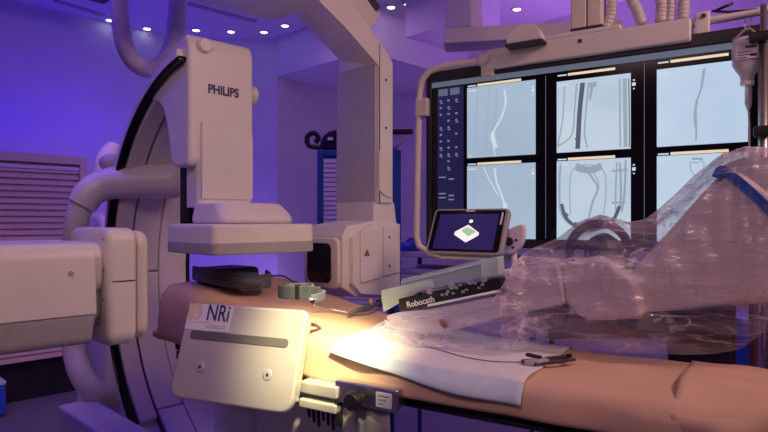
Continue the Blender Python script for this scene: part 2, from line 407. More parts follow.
# ---------------------------------------------------------------- niche furniture behind the column
NI = Frame(0, 5.75, -45)
bc = in_frame(C, 'tambour_cabinet', 'blue framed cabinet with white slatted shutter behind the ceiling arm column', 'cabinet')
def nich(px, py, x=None, D=5.6): return C.local(W(px, py, D))
a = nich(318, 150); b = nich(402, 150)
L0, L1 = W(317, 150, 5.35), W(401, 150, 5.35)
bc.location = (L0.x, 5.35, 0); bc.rotation_euler = (0, 0, 0)
wd = L1.x-L0.x; zt = CAMZ+70/F*5.35
bm = bmesh.new(); box(bm, 0, wd, .03, .45, .1, zt); obj('carcass', bm, M['bluecab'], bc, bevel=.01)
bm = bmesh.new(); box(bm, 0, .055, 0, .03, .1, zt); box(bm, wd-.12, wd, 0, .03, .1, zt); box(bm, .055, wd-.12, 0, .03, zt-.05, zt); obj('frame', bm, M['bluecab'], bc, bevel=.006)
bm = bmesh.new()
for k in range(46):
    z = .12+k*.042
    if z < zt-.09: prism(bm, [(.002, z), (.026, z+.004), (.026, z+.04), (.006, z+.034)], 'x', .058, wd-.122)
obj('shutter', bm, M['louvrew'], bc)
boxo('plinth', M['black'], bc, .03, wd-.03, .05, .42, 0, .1, .002)
# hair-dryer-like black tool on top
hb = thing('black_equipment_bag', 'black bag with a curled strap lying on the blue cabinet', 'bag', (L0.x, 5.36, zt))
bm = bmesh.new(); prism(bm, round_poly([(.02, .012), (.34, .012), (.34, .20), (.16, .20), (.08, .17), (.02, .10)], .05), 'y', .05, .25); obj('bag_body', bm, M['black'], hb, bevel=.02)
tubeo('strap', M['black'], hb, spline([(.06, .1, .08), (.04, .1, .04), (-.08, .1, .05), (-.10, .1, .13), (-.04, .1, .17), (.0, .1, .12), (-.03, .1, .08)], 6), .024, n=8)
bm = bmesh.new(); box(bm, .09, .14, .03, .049, .09, .12); obj('tag', bm, M['louvrew'], hb, bevel=.003)
# wall bracket tray right of the column
tr = thing('wall_tray', 'small tray on a tapered bracket right of the ceiling arm column', 'shelf', W(402, 134, 5.3))
boxo('tray_top', M['black'], tr, -.10, .09, -.14, .14, -.01, .022, .004)
bm = bmesh.new(); prism(bm, [(-.10, -.012), (.085, -.012), (-.02, -.10), (-.10, -.12)], 'y', -.1, .1); obj('bracket', bm, M['wall'], tr, bevel=.01)
boxo('bracket_arm', M['wall'], tr, -.095, -.03, .1, .5, -.10, -.02, .004)

# shelf trolley with blue cloth
sh = in_frame(T, 'equipment_trolley', 'low trolley of tube rails and shelves behind the touch tablet', 'trolley')
q0 = T.at_y(398, 262, 1.25); q1 = T.at_y(470, 262, 1.25)
for z in (1.31, 1.22, 1.12):
    boxo('shelf_rail', M['hose'], sh, q0.x-.06, q1.x+.35, 1.24, 1.272, z-.014, z+.014, .006)
    boxo('shelf_rail', M['hose'], sh, q0.x-.06, q1.x+.35, 1.56, 1.592, z-.014, z+.014, .006)
boxo('shelf_board', M['darkblue'], sh, q0.x-.05, q1.x+.34, 1.275, 1.555, 1.20, 1.215, .003)
boxo('shelf_board', M['plastic'], sh, q0.x-.05, q1.x+.34, 1.275, 1.555, 1.31, 1.325, .003)
for x in (q0.x-.04, q1.x+.33):
    for y in (1.256, 1.576):
        tubeo('upright', M['darkblue'], sh, [(x, y, .0), (x, y, 1.325)], .014)
bm = bmesh.new()
bmesh.ops.create_icosphere(bm, subdivisions=4, radius=1)
for v in bm.verts:
    n_ = noise.noise(v.co*2.2)*.35; v.co *= (1+n_); v.co = Vector((v.co.x*.075, v.co.y*.06, max(-.2, v.co.z)*.055))
bl = obj('blue_cloth', bm, M['blueplas'], smooth=True); pc = T.world(q0.x+.03, 1.36, 1.337); bl.location = pc
tag(bl, 'crumpled blue cloth on the trolley right of the lateral tube housing', 'cloth')

# ================================================================== FRONTAL C-ARM GANTRY
g = in_frame(C, 'c_arm_gantry', 'large white floor-mounted C-arm gantry with flat detector over the table head', 'C-arm', 1.25)
arco('c_arc', M['plastic'], g, .905, .95, -.205, .205, 113, 272, 'x', bevel=.012)
arco('arc_tip', M['plastic'], g, .905, .95, -.205, -.14, 99, 113.5, 'x', bevel=.008, n=12)
arco('track', M['gloss'], g, .893, .912, -.2075, -.170, 98, 229, 'x', bevel=.004)
arco('rim', M['plastic2'], g, .878, .91, -.168, -.088, 100, 229, 'x', bevel=.006)
arco('seam', M['seam'], g, .885, .906, -.087, -.078, 176, 262, 'x', bevel=0)
arco('inner_cover', M['plastic'], g, .880, .907, -.076, .050, 181, 226, 'x', bevel=.006)
arco('inner_cover', M['plastic'], g, .875, .907, -.076, .050, 226.6, 262, 'x', bevel=.006)
arco('inner_cover', M['plastic'], g, .880, .907, -.076, .050, 120, 180.4, 'x', bevel=.006)
arco('inner_cover', M['plastic'], g, .872, .907, .053, .2, 126, 262, 'x', bevel=.006)
arco('far_track', M['gloss'], g, .86, .91, .203, .212, 120, 235, 'x', bevel=0)
def cg(px, py, D): return C.local(W(px, py, D))-Vector((0, 0, 1.25))
# carriage: outline in x-z (z relative to 1.25)
out = [(-.47, .80), (-.33, .93), (-.13, 1.005), (-.105, .95), (-.105, .49), (-.12, .468), (-.225, .465), (-.262, .49), (-.275, .53), (-.30, .63), (-.335, .715), (-.383, .752), (-.45, .765)]
prismo('carriage', M['plastic'], g, round_poly(out, [.03, .05, .06, .05, .02, .01, .02, .02, .02, .03, .02, .02, .02]), 'y', -.175, .125, .022, 4)
for z, s in ((.965, 1),):
    bm = bmesh.new(); lathe(bm, [(.03, 0), (.03, .012), (.024, .02)], rot_to((1, 0, 0), (-.108, -.11, .955)), 20); obj('screw_cap', bm, M['plastic'], g, smooth=False)
bm = bmesh.new(); lathe(bm, [(.03, 0), (.045, .01), (.045, .04), (.036, .05)], rot_to((0, 1, 0), (-.17, .12, .80)), 24); obj('knob', bm, M['plastic2'], g, bevel=.004)
text('lettering', 'PHILIPS', M['ink'], g, .052, (-.1035, -.022, .783), (0, 1, 0), (0, 0, 1), .001, bold=.0012, sx=.86)
# lift column below the carriage
prismo('lift_column', M['plastic'], g, rrect(-.225, -.098, -.135, .118, .03), 'z', .30, .62, .006)
prismo('lift_cover', M['plastic'], g, round_poly([(-.125, .335), (.112, .335), (.112, .615), (-.01, .645), (-.125, .65)], .012), 'x', -.105, -.092, .003)
boxo('cable_chain', M['black'], g, -.30, -.228, -.12, .09, .16, .50, .01)
boxo('lift_guide', M['plastic'], g, -.30, -.228, -.10, .09, .50, .62, .008)
# collar and detector
bm = bmesh.new()
lo = rrect(-.17, .12, -.15, .19, .06, 6); hi = rrect(-.165, .07, -.14, .165, .06, 6)
va = [bm.verts.new((x, y, .235)) for x, y in lo]; vm = [bm.verts.new((x, y, .265)) for x, y in lo]; vb = [bm.verts.new((x*.98, y, .318)) for x, y in hi]
n = len(lo)
bm.faces.new(va[::-1]); bm.faces.new(vb)
for p_, q_ in ((va, vm), (vm, vb)):
    for i in range(n): bm.faces.new((p_[i], p_[(i+1) % n], q_[(i+1) % n], q_[i]))
obj('collar', bm, M['plastic'], g, bevel=.012)
prismo('detector', M['plastic'], g, round_poly([(-.19, -.23), (.185, -.23), (.185, .23), (-.19, .23)], [.03, .03, .03, .03]), 'z', .150, .235, .014, 4)
prismo('detector_bumper', M['greyband'], g, round_poly([(-.1915, -.2315), (.1865, -.2315), (.1865, .2315), (-.1915, .2315)], .03), 'z', .122, .168, .006, 2)
bm = bmesh.new(); box(bm, -.15, .14, -.18, .18, .119, .1225); obj('detector_window', bm, M['greyband'], g)
# cable sleeve arm in front of the arc, with hose down to the base
sl = spline([cg(189, 181, 2.93), cg(160, 181, 2.91), cg(125, 182, 2.88), cg(104, 185, 2.86), cg(90, 193, 2.83), cg(82, 205, 2.82)], 8)
def slr(t): return .088*math.sqrt(max(.05, 1-((.14-t)/.14)**2)) if t < .14 else .088-.022*t
tubeo('cable_sleeve', M['plastic'], g, sl, slr, n=20)
hs = spline([cg(83, 203, 2.82), cg(77, 220, 2.82), cg(74, 250, 2.85), cg(73, 300, 2.9), cg(74, 345, 2.9), cg(82, 375, 2.85), cg(98, 393, 2.85), cg(120, 402, 2.95)], 10)
tubeo('cable_hose', M['hose'], g, hs, .055, n=16, ridge=.0014, pitch=.012)
bm = bmesh.new(); bmesh.ops.create_uvsphere(bm, u_segments=20, v_segments=12, radius=.05); bmesh.ops.transform(bm, matrix=Matrix.Translation(cg(111, 163, 2.92)) @ Matrix.Diagonal((1, 1.1, .9, 1)), verts=bm.verts[:])
obj('sleeve_cap', bm, M['fork'], g, smooth=True)
tubeo('sleeve_shoulder', M['plastic'], g, spline([cg(108, 180, 3.1), cg(110, 162, 3.15), cg(117, 152, 3.2)], 6), .07, n=16)
# stand behind, base and X-ray tube below
prismo('stand', M['plastic'], g, round_poly([(-1.45, -1.25), (-1.0, -1.25), (-.97, -.55), (-.99, .15), (-1.12, .30), (-1.38, .25)], .06), 'y', -.17, .17, .03, 3)
prismo('base_foot', M['plastic'], g, round_poly([(-1.6, -.62), (-.35, -.46), (-.35, -.30), (-1.6, -.30)], .05), 'z', -1.249, -1.04, .02)
prismo('base_foot', M['plastic'], g, round_poly([(-1.35, -.2), (-.1, -.25), (-.1, .25), (-1.35, .2)], .06), 'z', -1.249, -1.07, .02)
bb = cg(57, 405, 2.75); boxo('base_beam', M['plastic'], g, bb.x, bb.x+.8, bb.y, bb.y+.16, -1.1, bb.z, .015)
bm = bmesh.new(); prism(bm, rrect(-.26, .1, .0, .2, .05), 'z', -.90, -.50); obj('tube_housing', bm, M['plastic'], g, bevel=.03)
# ceiling hose loop entering the gantry head
hl = [W(119, -35, 2.72), W(119, 0, 2.72), W(121, 25, 2.72), W(125, 47, 2.72), W(134, 62, 2.73), W(146, 69, 2.74), W(158, 66, 2.74), W(168, 56, 2.73), W(174, 40, 2.72), W(177, 15, 2.7), W(179, -35, 2.7)]
hl = [C.local(p)-Vector((0, 0, 1.25)) for p in hl]
tubeo('ceiling_hose', M['hose'], g, spline(hl, 8), .040, n=16, ridge=.0018, pitch=.011)

# ================================================================== LATERAL ARM (ceiling hung)
la = in_frame(C, 'lateral_ceiling_arm', 'ceiling hung curved arm and column carrying the lateral tube housing', 'C-arm')
def Yz(px, py, x):                      # outline point on plane x = const
    p = C.at_x(px, py, x); return (p.y, p.z)
XN = .13
outer = [Yz(393, 203, XN), Yz(393, 62, XN), Yz(378, 38, XN), Yz(352, 4, XN), Yz(322, -45, XN), Yz(275, -95, XN)]
inner = [Yz(230, -60, XN), Yz(290, -34, XN), Yz(322, 4, XN), Yz(345, 27, XN), Yz(379, 66, XN), Yz(379, 203, XN)]
bm = bmesh.new(); vs_ = prism(bm, outer+inner, 'x', -.16, XN)
for v in vs_:
    if v.co.x < 0 and v.co.z > 2.1: v.co.z += .085
obj('column_arm', bm, M['plastic'], la, bevel=.005)
# inner column cover (dark inner face) and edge seam
yc = Yz(379, 66, XN)[0]
prismo('column_cover', M['fork'], la, [(yc-.014, 1.58), (yc-.001, 1.58), (yc-.001, Yz(379, 62, XN)[1]), (yc-.014, Yz(379, 66, XN)[1])], 'x', -.158, .118, .003)
bm = bmesh.new(); box(bm, XN-.004, XN+.0015, yc+.002, yc+.006, 1.58, Yz(379, 44, XN)[1]); obj('seam', bm, M['seam'], la)
for pz in (80, 128, 170, 185):
    q = C.at_x(386 if pz != 170 else 384, pz, XN); bm = bmesh.new(); lathe(bm, [(.006, 0), (.006, .003)], rot_to((1, 0, 0), (XN, q.y, q.z)), 10); obj('screw', bm, M['seam'], la)
# peeling flap on the column
fl = [C.at_x(*p, XN+.004) for p in ((379, 150), (388, 160), (391, 185), (391, 198), (385, 196), (379, 190))]
prismo('edge_flap', M['plastic2'], la, [(p.y, p.z) for p in fl], 'x', XN, XN+.008, .002)
# wide carriage overhead and drive box
w1 = [Yz(178, -3, .2), Yz(255, 19, .2), Yz(275, 21, .2), Yz(296, 16, .2), Yz(322, 4, .2), Yz(315, -35, .2), Yz(230, -75, .2), Yz(150, -60, .2)]
cw = [Yz(322, 2, XN), Yz(300, -20, XN)]
top = [(.42, 2.52), (.38, 2.465), (.30, 2.447), (-1.3, 2.447), (-1.3, 2.85), (.42, 2.85)]
prismo('arm_carriage', M['plastic'], la, round_poly(top, .05), 'x', -.30, .135, .03, 3)
db = [Yz(341, 0, XN), Yz(372, 31, XN), Yz(384, 14, XN), Yz(379, -4, XN), Yz(360, -30, XN), Yz(330, -20, XN)]
prismo('drive_box', M['plastic2'], la, db, 'x', -.1, XN-.02, .006)
sl_ = [Yz(362, -8, XN-.02), Yz(376, 12, XN-.02), Yz(380, 8, XN-.02), Yz(368, -12, XN-.02)]
prismo('drive_slot', M['seam'], la, sl_, 'x', XN-.022, XN-.015, 0)
boxo('ceiling_mount', M['plastic'], la, -.25, .1, -1.0, -.2, 2.83, 3.39, .02)
# tube head
top_ = [(.62, 1.64), (.80, 1.64), (.815, 1.50), (.815, 1.20), (.76, 1.10), (.47, 1.10), (.42, 1.17), (.42, 1.43), (.50, 1.52), (.60, 1.535)]
prismo('tube_head', M['plastic'], la, round_poly([(.63, 1.585), (.77, 1.585), (.785, 1.49), (.80, 1.47), (.80, 1.215), (.72, 1.125), (.52, 1.15), (.44, 1.20), (.44, 1.43), (.47, 1.475), (.63, 1.495)], .006), 'x', -.15, .115, .008, 2)
prismo('head_shoulder', M['plastic'], la, round_poly([(.60, 1.482), (.785, 1.482), (.785, 1.16), (.72, 1.14), (.53, 1.165), (.48, 1.215), (.48, 1.42)], .006), 'x', .10, .14, .014, 2)
prismo('head_cover', M['plastic'], la, round_poly([(.52, 1.45), (.66, 1.47), (.66, 1.235), (.52, 1.215)], .015), 'x', .138, .152, .005)
prismo('head_cover', M['plastic'], la, round_poly([(.664, 1.47), (.775, 1.47), (.775, 1.25), (.664, 1.237)], .012), 'x', .138, .150, .005)
bm = bmesh.new()
prism(bm, rrect(-.145, .10, 1.19, 1.42, .035), 'y', .425, .445)
obj('collimator_frame', bm, M['plastic'], la, bevel=.008)
prismo('collimator_window', M['gloss'], la, rrect(-.115, .055, 1.215, 1.395, .03), 'y', .418, .4255, .003)
wt = C.at_x(367, 253, .153)
bm = bmesh.new(); prism(bm, [(wt.y-.018, wt.z-.014), (wt.y+.018, wt.z-.014), (wt.y, wt.z+.02)], 'x', .1525, .1535); obj('warning_label', bm, M['amber'], la)
for dz in (.06, -.075):
    bm = bmesh.new(); lathe(bm, [(.005, 0), (.005, .003)], rot_to((1, 0, 0), (.150, .70, 1.36+dz)), 10); obj('screw', bm, M['seam'], la)
tubeo('cable_stub', M['plastic'], la, [(0, .75, 1.5), (0, .74, 1.64), (0, .735, 1.7)], .05)

# lateral detector and its arm at the left
ld = in_frame(C, 'lateral_detector_arm', 'white lateral detector head on a thick horizontal arm at the left edge', 'detector arm')
prismo('detector_head', M['plastic'], ld, rrect(-.16, .20, 1.10, 1.475, .045), 'y', -.600, -.505, .022, 4)
prismo('front_cover', M['plastic2'], ld, rrect(-.15, .19, 1.11, 1.465, .05), 'y', -.503, -.462, .022, 4)
bm = bmesh.new(); box(bm, .196, .2015, -.585, -.515, 1.305, 1.3085); obj('seam', bm, M['seam'], ld)
prismo('arm_beam', M['plastic'], ld, round_poly([(-.20, 1.432), (.235, 1.432), (.250, 1.219), (-.20, 1.219)], [.04, .05, .004, .004]), 'y', -1.9, -.650, .012, 4)
prismo('beam_underside', M['fork'], ld, round_poly([(-.19, 1.2175), (.247, 1.2175), (.225, 1.125), (-.17, 1.125)], [.004, .004, .03, .03]), 'y', -1.9, -.656, .012, 4)
prismo('beam_shoulder', M['plastic'], ld, rrect(-.10, .17, 1.27, 1.43, .05), 'y', -.70, -.59, .025, 4)
bm = bmesh.new()
prism(bm, rrect(-.02, .14, 1.16, 1.30, .03), 'y', -.69, -.594); obj('hinge_fork', bm, M['fork'], ld, bevel=.006)
bm = bmesh.new(); lathe(bm, [(.05, 0), (.05, .01), (.045, .014)], rot_to((1, 0, 0), (.138, -.64, 1.235)), 24); obj('hinge_cap', bm, M['fork'], ld)
bm = bmesh.new(); lathe(bm, [(.007, 0), (.007, .003)], rot_to((1, 0, 0), (.245, -.72, 1.345)), 12); obj('screw', bm, M['greyband'], ld)
for z in (1.44, 1.345, 1.25): 
    bm = bmesh.new(); lathe(bm, [(.005, 0), (.005, .003)], rot_to((0, -1, 0), (.17, -.600, z)), 10); obj('screw', bm, M['greyband'], ld)

# ================================================================== PATIENT TABLE
tb = in_frame(T, 'patient_table', 'long radiology table with side rail under beige sheets', 'table')
prismo('tabletop', M['black'], tb, rrect(-1.10, 1.6, .0, .50, .06), 'z', .93, .962, .006)
boxo('side_rail', M['steel'], tb, -.55, -.02, -.028, -.016, .90, .93, .003)
boxo('rail_beam', M['black'], tb, -.6, 1.58, -.008, .02, .918, .934, .004)
boxo('far_rail', M['steel'], tb, -.55, 1.55, .516, .528, .885, .915, .003)
boxo('pedestal', M['plastic'], tb, -.66, -.28, .03, .30, .02, .93, .03, 3)
boxo('pedestal_base', M['plastic'], tb, -.70, .1, .0, .40, 0, .08, .02)
bm = bmesh.new(); pass
for z in (.84, .78): boxo("stripe", M["blueplas"], tb, -.281, -.277, .06, .27, z, z+.035, 0)
# mattress with a raised head end
HT = [(-1.1, 1.235), (-.9, 1.225), (-.6, 1.16), (-.2, 1.075), (.15, 1.045), (1.6, 1.045)]
def top_h(x): return sum(lerpt(HT, x+d) for d in (-.08, -.04, 0, .04, .08))/5
bm = bmesh.new()
prism(bm, [(x, .963) for x in (1.5, -1.09)]+[(-1.09+.1*i, top_h(-1.09+.1*i)-.012) for i in range(26)], 'y', .012, .488)
ms = obj('mattress', bm, M['mattress'], bevel=.012); ms.location = T.world(0, 0, 0); ms.rotation_euler = (0, 0, T.a)
tag(ms, 'long mattress with a raised head end under the beige sheet', 'mattress')
# cloth over the mattress
def cloth(name, x0, x1, nx, prof, hem, m, zoff, wr, label, cat, end_drop=None, thick=.003, seed=0, sub=True, edge=None):
    """prof: list of (y, kind) across; near and far overhang by hem(x)"""
    bm = bmesh.new(); rows = []
    for i in range(nx+1):
        x = x0+(x1-x0)*i/nx; row = []
        h = top_h(max(x, -1.10))+zoff
        dn, df = hem(x)
        sec = []
        for k in range(7): sec.append((-.012-zoff*.6-.014*math.sin((6-k)/6*PI*.5), h-.03-dn*(6-k)/6, 1))
        sec.append((-.004, h-.010, .5)); sec.append((.012, h-.001, .2))
        for k in range(1, 21): sec.append((.012+.476*k/20, h, .35))
        sec.append((.504, h-.010, .5))
        for k in range(5): sec.append((.514+zoff*.6, h-.03-df*k/4, 1))
        for y, z, wgt in sec:
            xx = x; zz = z
            nn = noise.noise(Vector((x*3.1+seed, y*4, z*3)))*.012+noise.noise(Vector((x*9+seed, y*11, z*9)))*.005
            if wgt >= .9: y += (noise.noise(Vector((x*7+seed, 3, z*2.5)))*.018-.006)*(1 if y < .2 else -1)*wr
            else: zz += nn*wr*(.4+wgt)
            if x < -1.10:
                f = (-1.10-x); 
                if end_drop:
                    drop = min(1, f/.04); xx = -1.10-.03*drop-.02*noise.noise(Vector((y*8, f*6, 2))); zz = max(z-max(0, f-.02), min(z, 1.04+.03*noise.noise(Vector((y*9, 1, 5))))); xx += .02*math.sin(y*38)*drop*min(1, f*8)
            row.append(bm.verts.new((xx, y, zz)))
        rows.append(row)
    for a, b in zip(rows, rows[1:]):
        for k in range(len(a)-1): 
            fc = bm.faces.new((a[k], b[k], b[k+1], a[k+1]))
            if edge and k < edge: fc.material_index = 1
    o = obj(name, bm, m, smooth=True)
    sd = o.modifiers.new('thick', 'SOLIDIFY'); sd.thickness = thick; sd.offset = 1
    o.location = T.world(0, 0, 0); o.rotation_euler = (0, 0, T.a); tag(o, label, cat); return o
def hem1(x):
    near = top_h(max(x, -1.10))-.03-lerpt([(-1.2, 1.02), (-1.0, 1.0), (-.6, .99), (-.42, .965), (-.25, .955), (.3, .955), (.7, .955), (1.2, .90)], x)
    return max(.02, near), .16
cloth('beige_sheet', -1.34, 1.5, 110, None, hem1, M['sheet'], .0, 1.0, 'large beige cotton sheet covering the table and its raised head end', 'sheet', end_drop=True, seed=1)
def hem2(x): return .004+.03*ss((x+.3)/.7), .03
cloth('absorbent_pad', -.25, .405, 36, None, hem2, [M['pad'], M['padedge']], .009, .6, 'white absorbent pad with a pale blue edge lying on the beige sheet', 'pad', seed=5, thick=.006, edge=7)
def hem3(x): return .12, .10
cloth('folded_sheet', .78, 1.45, 40, None, hem3, M['sheet'], .009, 3.0, 'second beige sheet with folds on the near right end of the table', 'sheet', seed=9)

# near-side rail fittings
rf = in_frame(T, 'rail_clamp', 'grey rail clamp with black knob and white label on the near table rail', 'clamp')
def tx(px, y): return T.at_y(px, 390, y).x
xa, xb = tx(337, -.06), tx(400, -.06)
boxo('clamp_body', M['steel'], rf, xa, xb, -.075, -.03, .915, .985, .006)
bm = bmesh.new(); lathe(bm, [(.012, 0), (.012, .02), (.028, .022), (.032, .035), (.026, .055)], rot_to((0, -1, 0), (tx(359, -.08), -.075, .942)), 10); obj('knob', bm, M['black'], rf, bevel=.003)
xk = tx(383, -.08); boxo('label_plate', M['paper'], rf, xk-.028, xk+.028, -.078, -.0752, .926, .972, .001)
bm = bmesh.new()
for k in range(3): box(bm, xk-.02, xk+.02-.01*k, -.0788, -.0781, .96-.012*k, .964-.012*k)
obj('label_print', bm, M['greyband'], rf)
hg = in_frame(T, 'hanging_cover', 'grey translucent cover hanging below the rail clamp', 'cover')
bm = bmesh.new(); rows = []
xa2, xb2 = tx(342, -.05), tx(391, -.05)
for i in range(17):
    x = xa2+(xb2-xa2)*i/16
    rows.append([bm.verts.new((x, -.05+.006*math.sin(i*1.1+k*.4), .912-.05*k)) for k in range(13)])
for a, b in zip(rows, rows[1:]):
    for k in range(12): bm.faces.new((a[k], a[k+1], b[k+1], b[k]))
o = obj('cover_sheet', bm, M['greyband'], hg, smooth=True); sd = o.modifiers.new('t', 'SOLIDIFY'); sd.thickness = .003
rb = in_frame(T, 'accessory_rail', 'short double grey rail on the table edge beside the brushed panel', 'rail')
xa3, xb3 = tx(304, -.06), tx(341, -.06)
boxo('upper_bar', M['brushed'], rb, xa3, xb3, -.085, -.035, .925, .965, .006); boxo('lower_bar', M['brushed'], rb, xa3, xb3, -.09, -.04, .878, .908, .006)
boxo('end_block', M['black'], rb, xb3-.012, xb3, -.08, -.045, .84, .95, .003)
bm = bmesh.new()
for k in range(7): tube(bm, [(xa3+.02+.02*k, -.06, .876), (xa3+.022+.02*k, -.058, .84-.012*(k % 3))], .006, 6)
obj('cable_fringe', bm, M['black'], rb, smooth=True)

# brushed panel at the head of the table
pc = T.world(-.556, -.145, 1.035)
pn = thing('brushed_side_panel', 'brushed metal panel with a long slot and sticker, tilted at the table side', 'panel', pc, T.a)
pn.rotation_euler = (R(-19), 0, T.a+R(9)); pn.scale = (.91, 1, .98)
prismo('plate', M['brushed'], pn, round_poly([(-.276, .172), (.272, .172), (.272, -.17), (-.276, -.17)], [.03, .025, .055, .055]), 'y', -.014, .014, .010, 4)
boxo('back_flange', M['brushed'], pn, .255, .270, .0, .03, -.13, .150, .006)
prismo('slot', M['slotgrey'], pn, rrect(-.235, .215, .040, .070, .014), 'y', -.0165, -.0135, .001)
for x in (-.155, .150):
    bm = bmesh.new(); lathe(bm, [(.021, 0), (.016, .0012), (.015, .0013)], rot_to((0, -1, 0), (x, -.0138, -.055)), 20); o = obj('screw', bm, M['brushed'], pn, smooth=True)
    bm = bmesh.new(); lathe(bm, [(.006, 0), (.006, .0015)], rot_to((0, -1, 0), (x, -.0150, -.055)), 12); obj('screw_slot', bm, M['seam'], o)
boxo('arm_bracket', M['steel'], pn, -.06, .06, .014, .10, -.12, -.06, .004)
st = boxo('sticker', M['paper'], pn, -.268, -.055, -.0165, -.0148, .073, .168, 0)
text('sticker_text', 'NRi', M['ink'], st, .084, (-.120, -.0172, .136), (1, 0, 0), (0, 0, 1), .0004, bold=.0008, sx=.82)
boxo('sticker_small_print', M['gold'], st, -.215, -.150, -.0171, -.0166, .100, .1035, 0)
bm = bmesh.new()
for k in range(2): box(bm, -.165, -.075, -.0171, -.0166, .0905-.007*k, .093-.007*k)
obj('sticker_fine_print', bm, M['greyband'], st)
bm = bmesh.new()                                        # brain-like line mark
for k, rr in enumerate((.030, .022, .014, .006)):
    pts = [Vector((-.232+rr*1.1*math.cos(R(a)), -.0172, .142+rr*math.sin(R(a))*.95)) for a in range(-60+k*25, 250+k*20, 12)]
    tube(bm, pts, .0017, 6)
tube(bm, [(-.262, -.0172, .140), (-.258, -.0172, .125), (-.246, -.0172, .113), (-.24, -.0172, .108)], .002, 6)
tube(bm, [(-.21, -.0172, .118), (-.225, -.0172, .112), (-.236, -.0172, .120)], .0017, 6)
obj('sticker_emblem', bm, M['gold'], st, smooth=True)

# ---------------------------------------------------------------- straps on the sheet
def band(pts, half, th, n=6):
    """an upright ribbon loop with thickness"""
    bm = bmesh.new(); P = spline(pts, n); rows = []
    for i, p in enumerate(P):
        t = (P[min(i+1, len(P)-1)]-P[max(i-1, 0)]).normalized(); s = t.cross(Vector((0, 0, 1))).normalized()*th
        u = Vector((0, 0, half))
        rows.append([bm.verts.new(p+s-u), bm.verts.new(p+s+u), bm.verts.new(p-s+u), bm.verts.new(p-s-u)])
    for a, b in zip(rows, rows[1:]):
        for k in range(4): bm.faces.new((a[k], a[(k+1) % 4], b[(k+1) % 4], b[k]))
    bm.faces.new(rows[0][::-1]); bm.faces.new(rows[-1]); return bm
def onsheet(px, py, lift=0):
    """where a sight line meets the sheet's top, in table coordinates"""
    D = 2.0
    for _ in range(30):
        p = T.local(W(px, py, D)); z = top_h(max(p.x, -1.10))+lift+.004; D = (CAMZ-z)*F/(py-HY)
    p = T.local(W(px, py, D)); return Vector((p.x, p.y, z-lift if False else z))
hr = in_frame(T, 'head_support', 'dark blue padded head support with wide straps under the frontal detector', 'head support')
ho = onsheet(238, 291)-Vector((-.72, .02, 0)); ho.z = 0; zb = onsheet(238, 291).z+.004
prismo('cushion', M['navy'], hr, round_poly([(-1.02, .10), (-.78, .06), (-.74, .32), (-.98, .36)], .05), 'z', zb-.004, zb+.075, .02, 3)
obj('side_band', band([(-.98, .075, zb+.05), (-.85, .04, zb+.045), (-.70, .045, zb+.03), (-.60, .10, zb+.02), (-.58, .2, zb+.02), (-.66, .27, zb+.03)], .035, .008), M['strap'], hr, bevel=.004)
bm = bmesh.new(); bmesh.ops.create_icosphere(bm, subdivisions=4, radius=1)
for v in bm.verts:
    c_ = v.co; v.co = Vector((-.655+c_.x*.125, .10+c_.y*.075, zb+.026+max(-.028, c_.z*.042*(1+.25*noise.noise(c_*2)))))
obj('pouch', bm, M['strap'], hr, smooth=True)
obj('chin_strap', band([(-.80, .035, zb+.045), (-.72, .02, zb+.05), (-.62, .06, zb+.035), (-.60, .14, zb+.035)], .024, .006), M['strapgrey'], hr, bevel=.003)
boxo('buckle', M['strap'], hr, -.66, -.585, .07, .13, zb-.005, zb+.055, .012)
boxo('lining', M['red'], hr, -.80, -.73, .055, .12, zb+.04, zb+.068, .010)
k_ = .82; hr.scale = (k_, k_, k_); ho = onsheet(221, 289)-Vector((-.72, .02, 0))*k_; hr.location = T.world(ho.x, ho.y, zb*(1-k_))
cf = in_frame(T, 'wrist_cuff', 'grey padded restraint cuff with dangling buckle on the lit sheet', 'strap')
co = onsheet(286, 305)-Vector((-.53, .01, 0)); co.z = 0; zc = onsheet(286, 305).z
obj('cuff_band', band([(-.60, .10, zc+.03), (-.585, .04, zc+.03), (-.53, .02, zc+.03), (-.47, .05, zc+.03), (-.45, .10, zc+.026), (-.40, .12, zc+.022)], .032, .009), M['strapgrey'], cf, bevel=.004)
obj('cuff_back', band([(-.60, .10, zc+.03), (-.56, .17, zc+.03), (-.50, .18, zc+.03), (-.45, .12, zc+.03)], .030, .007), M['strap'], cf, bevel=.004)
boxo('cuff_loop', M['black'], cf, -.485, -.465, .03, .06, zc-.003, zc+.068, .004)
obj('tail', band([(-.40, .12, zc+.022), (-.36, .10, zc+.02), (-.36, .04, zc+.012), (-.38, .02, zc+.008)], .02, .006), M['strap'], cf, bevel=.003)
tubeo('buckle_ring', M['steel'], cf, [(-.38+.022*math.cos(R(a)), .025+.02*math.sin(R(a)), zc+.008) for a in range(0, 361, 24)], .004, n=8)
k_ = .72; cf.scale = (k_, k_, k_); co = onsheet(272, 300)-Vector((-.55, .01, 0))*k_; zz_ = onsheet(272, 300).z; cf.location = T.world(co.x, co.y+.045, zz_-zc*k_)
pts = [onsheet(313, 305, .006), onsheet(330, 309, .006), onsheet(352, 313, .006), onsheet(372, 312, .008), onsheet(383, 305, .012)]
bm = bmesh.new(); tube(bm, spline([(p.x, p.y, p.z) for p in pts], 8), .004, 8); o = obj('guide_line', bm, M['steel'], smooth=True)
o.location = T.world(0, 0, 0); o.rotation_euler = (0, 0, T.a); tag(o, 'thin line running from the cuff to the robot cassette on the lit sheet', 'cable')
pts = [T.local(W(268, 276, 2.75)), T.local(W(290, 275, 2.8)), T.local(W(312, 280, 2.84)), T.local(W(318, 287, 2.82)), T.local(W(340, 293, 2.7)), T.local(W(352, 295, 2.62))]
pts = [Vector((p.x, min(p.y, .46), max(p.z, top_h(p.x)+.012))) for p in pts]
bm = bmesh.new(); tube(bm, spline(pts, 8), .004, 8); o = obj('cable', bm, M['strap'], smooth=True)
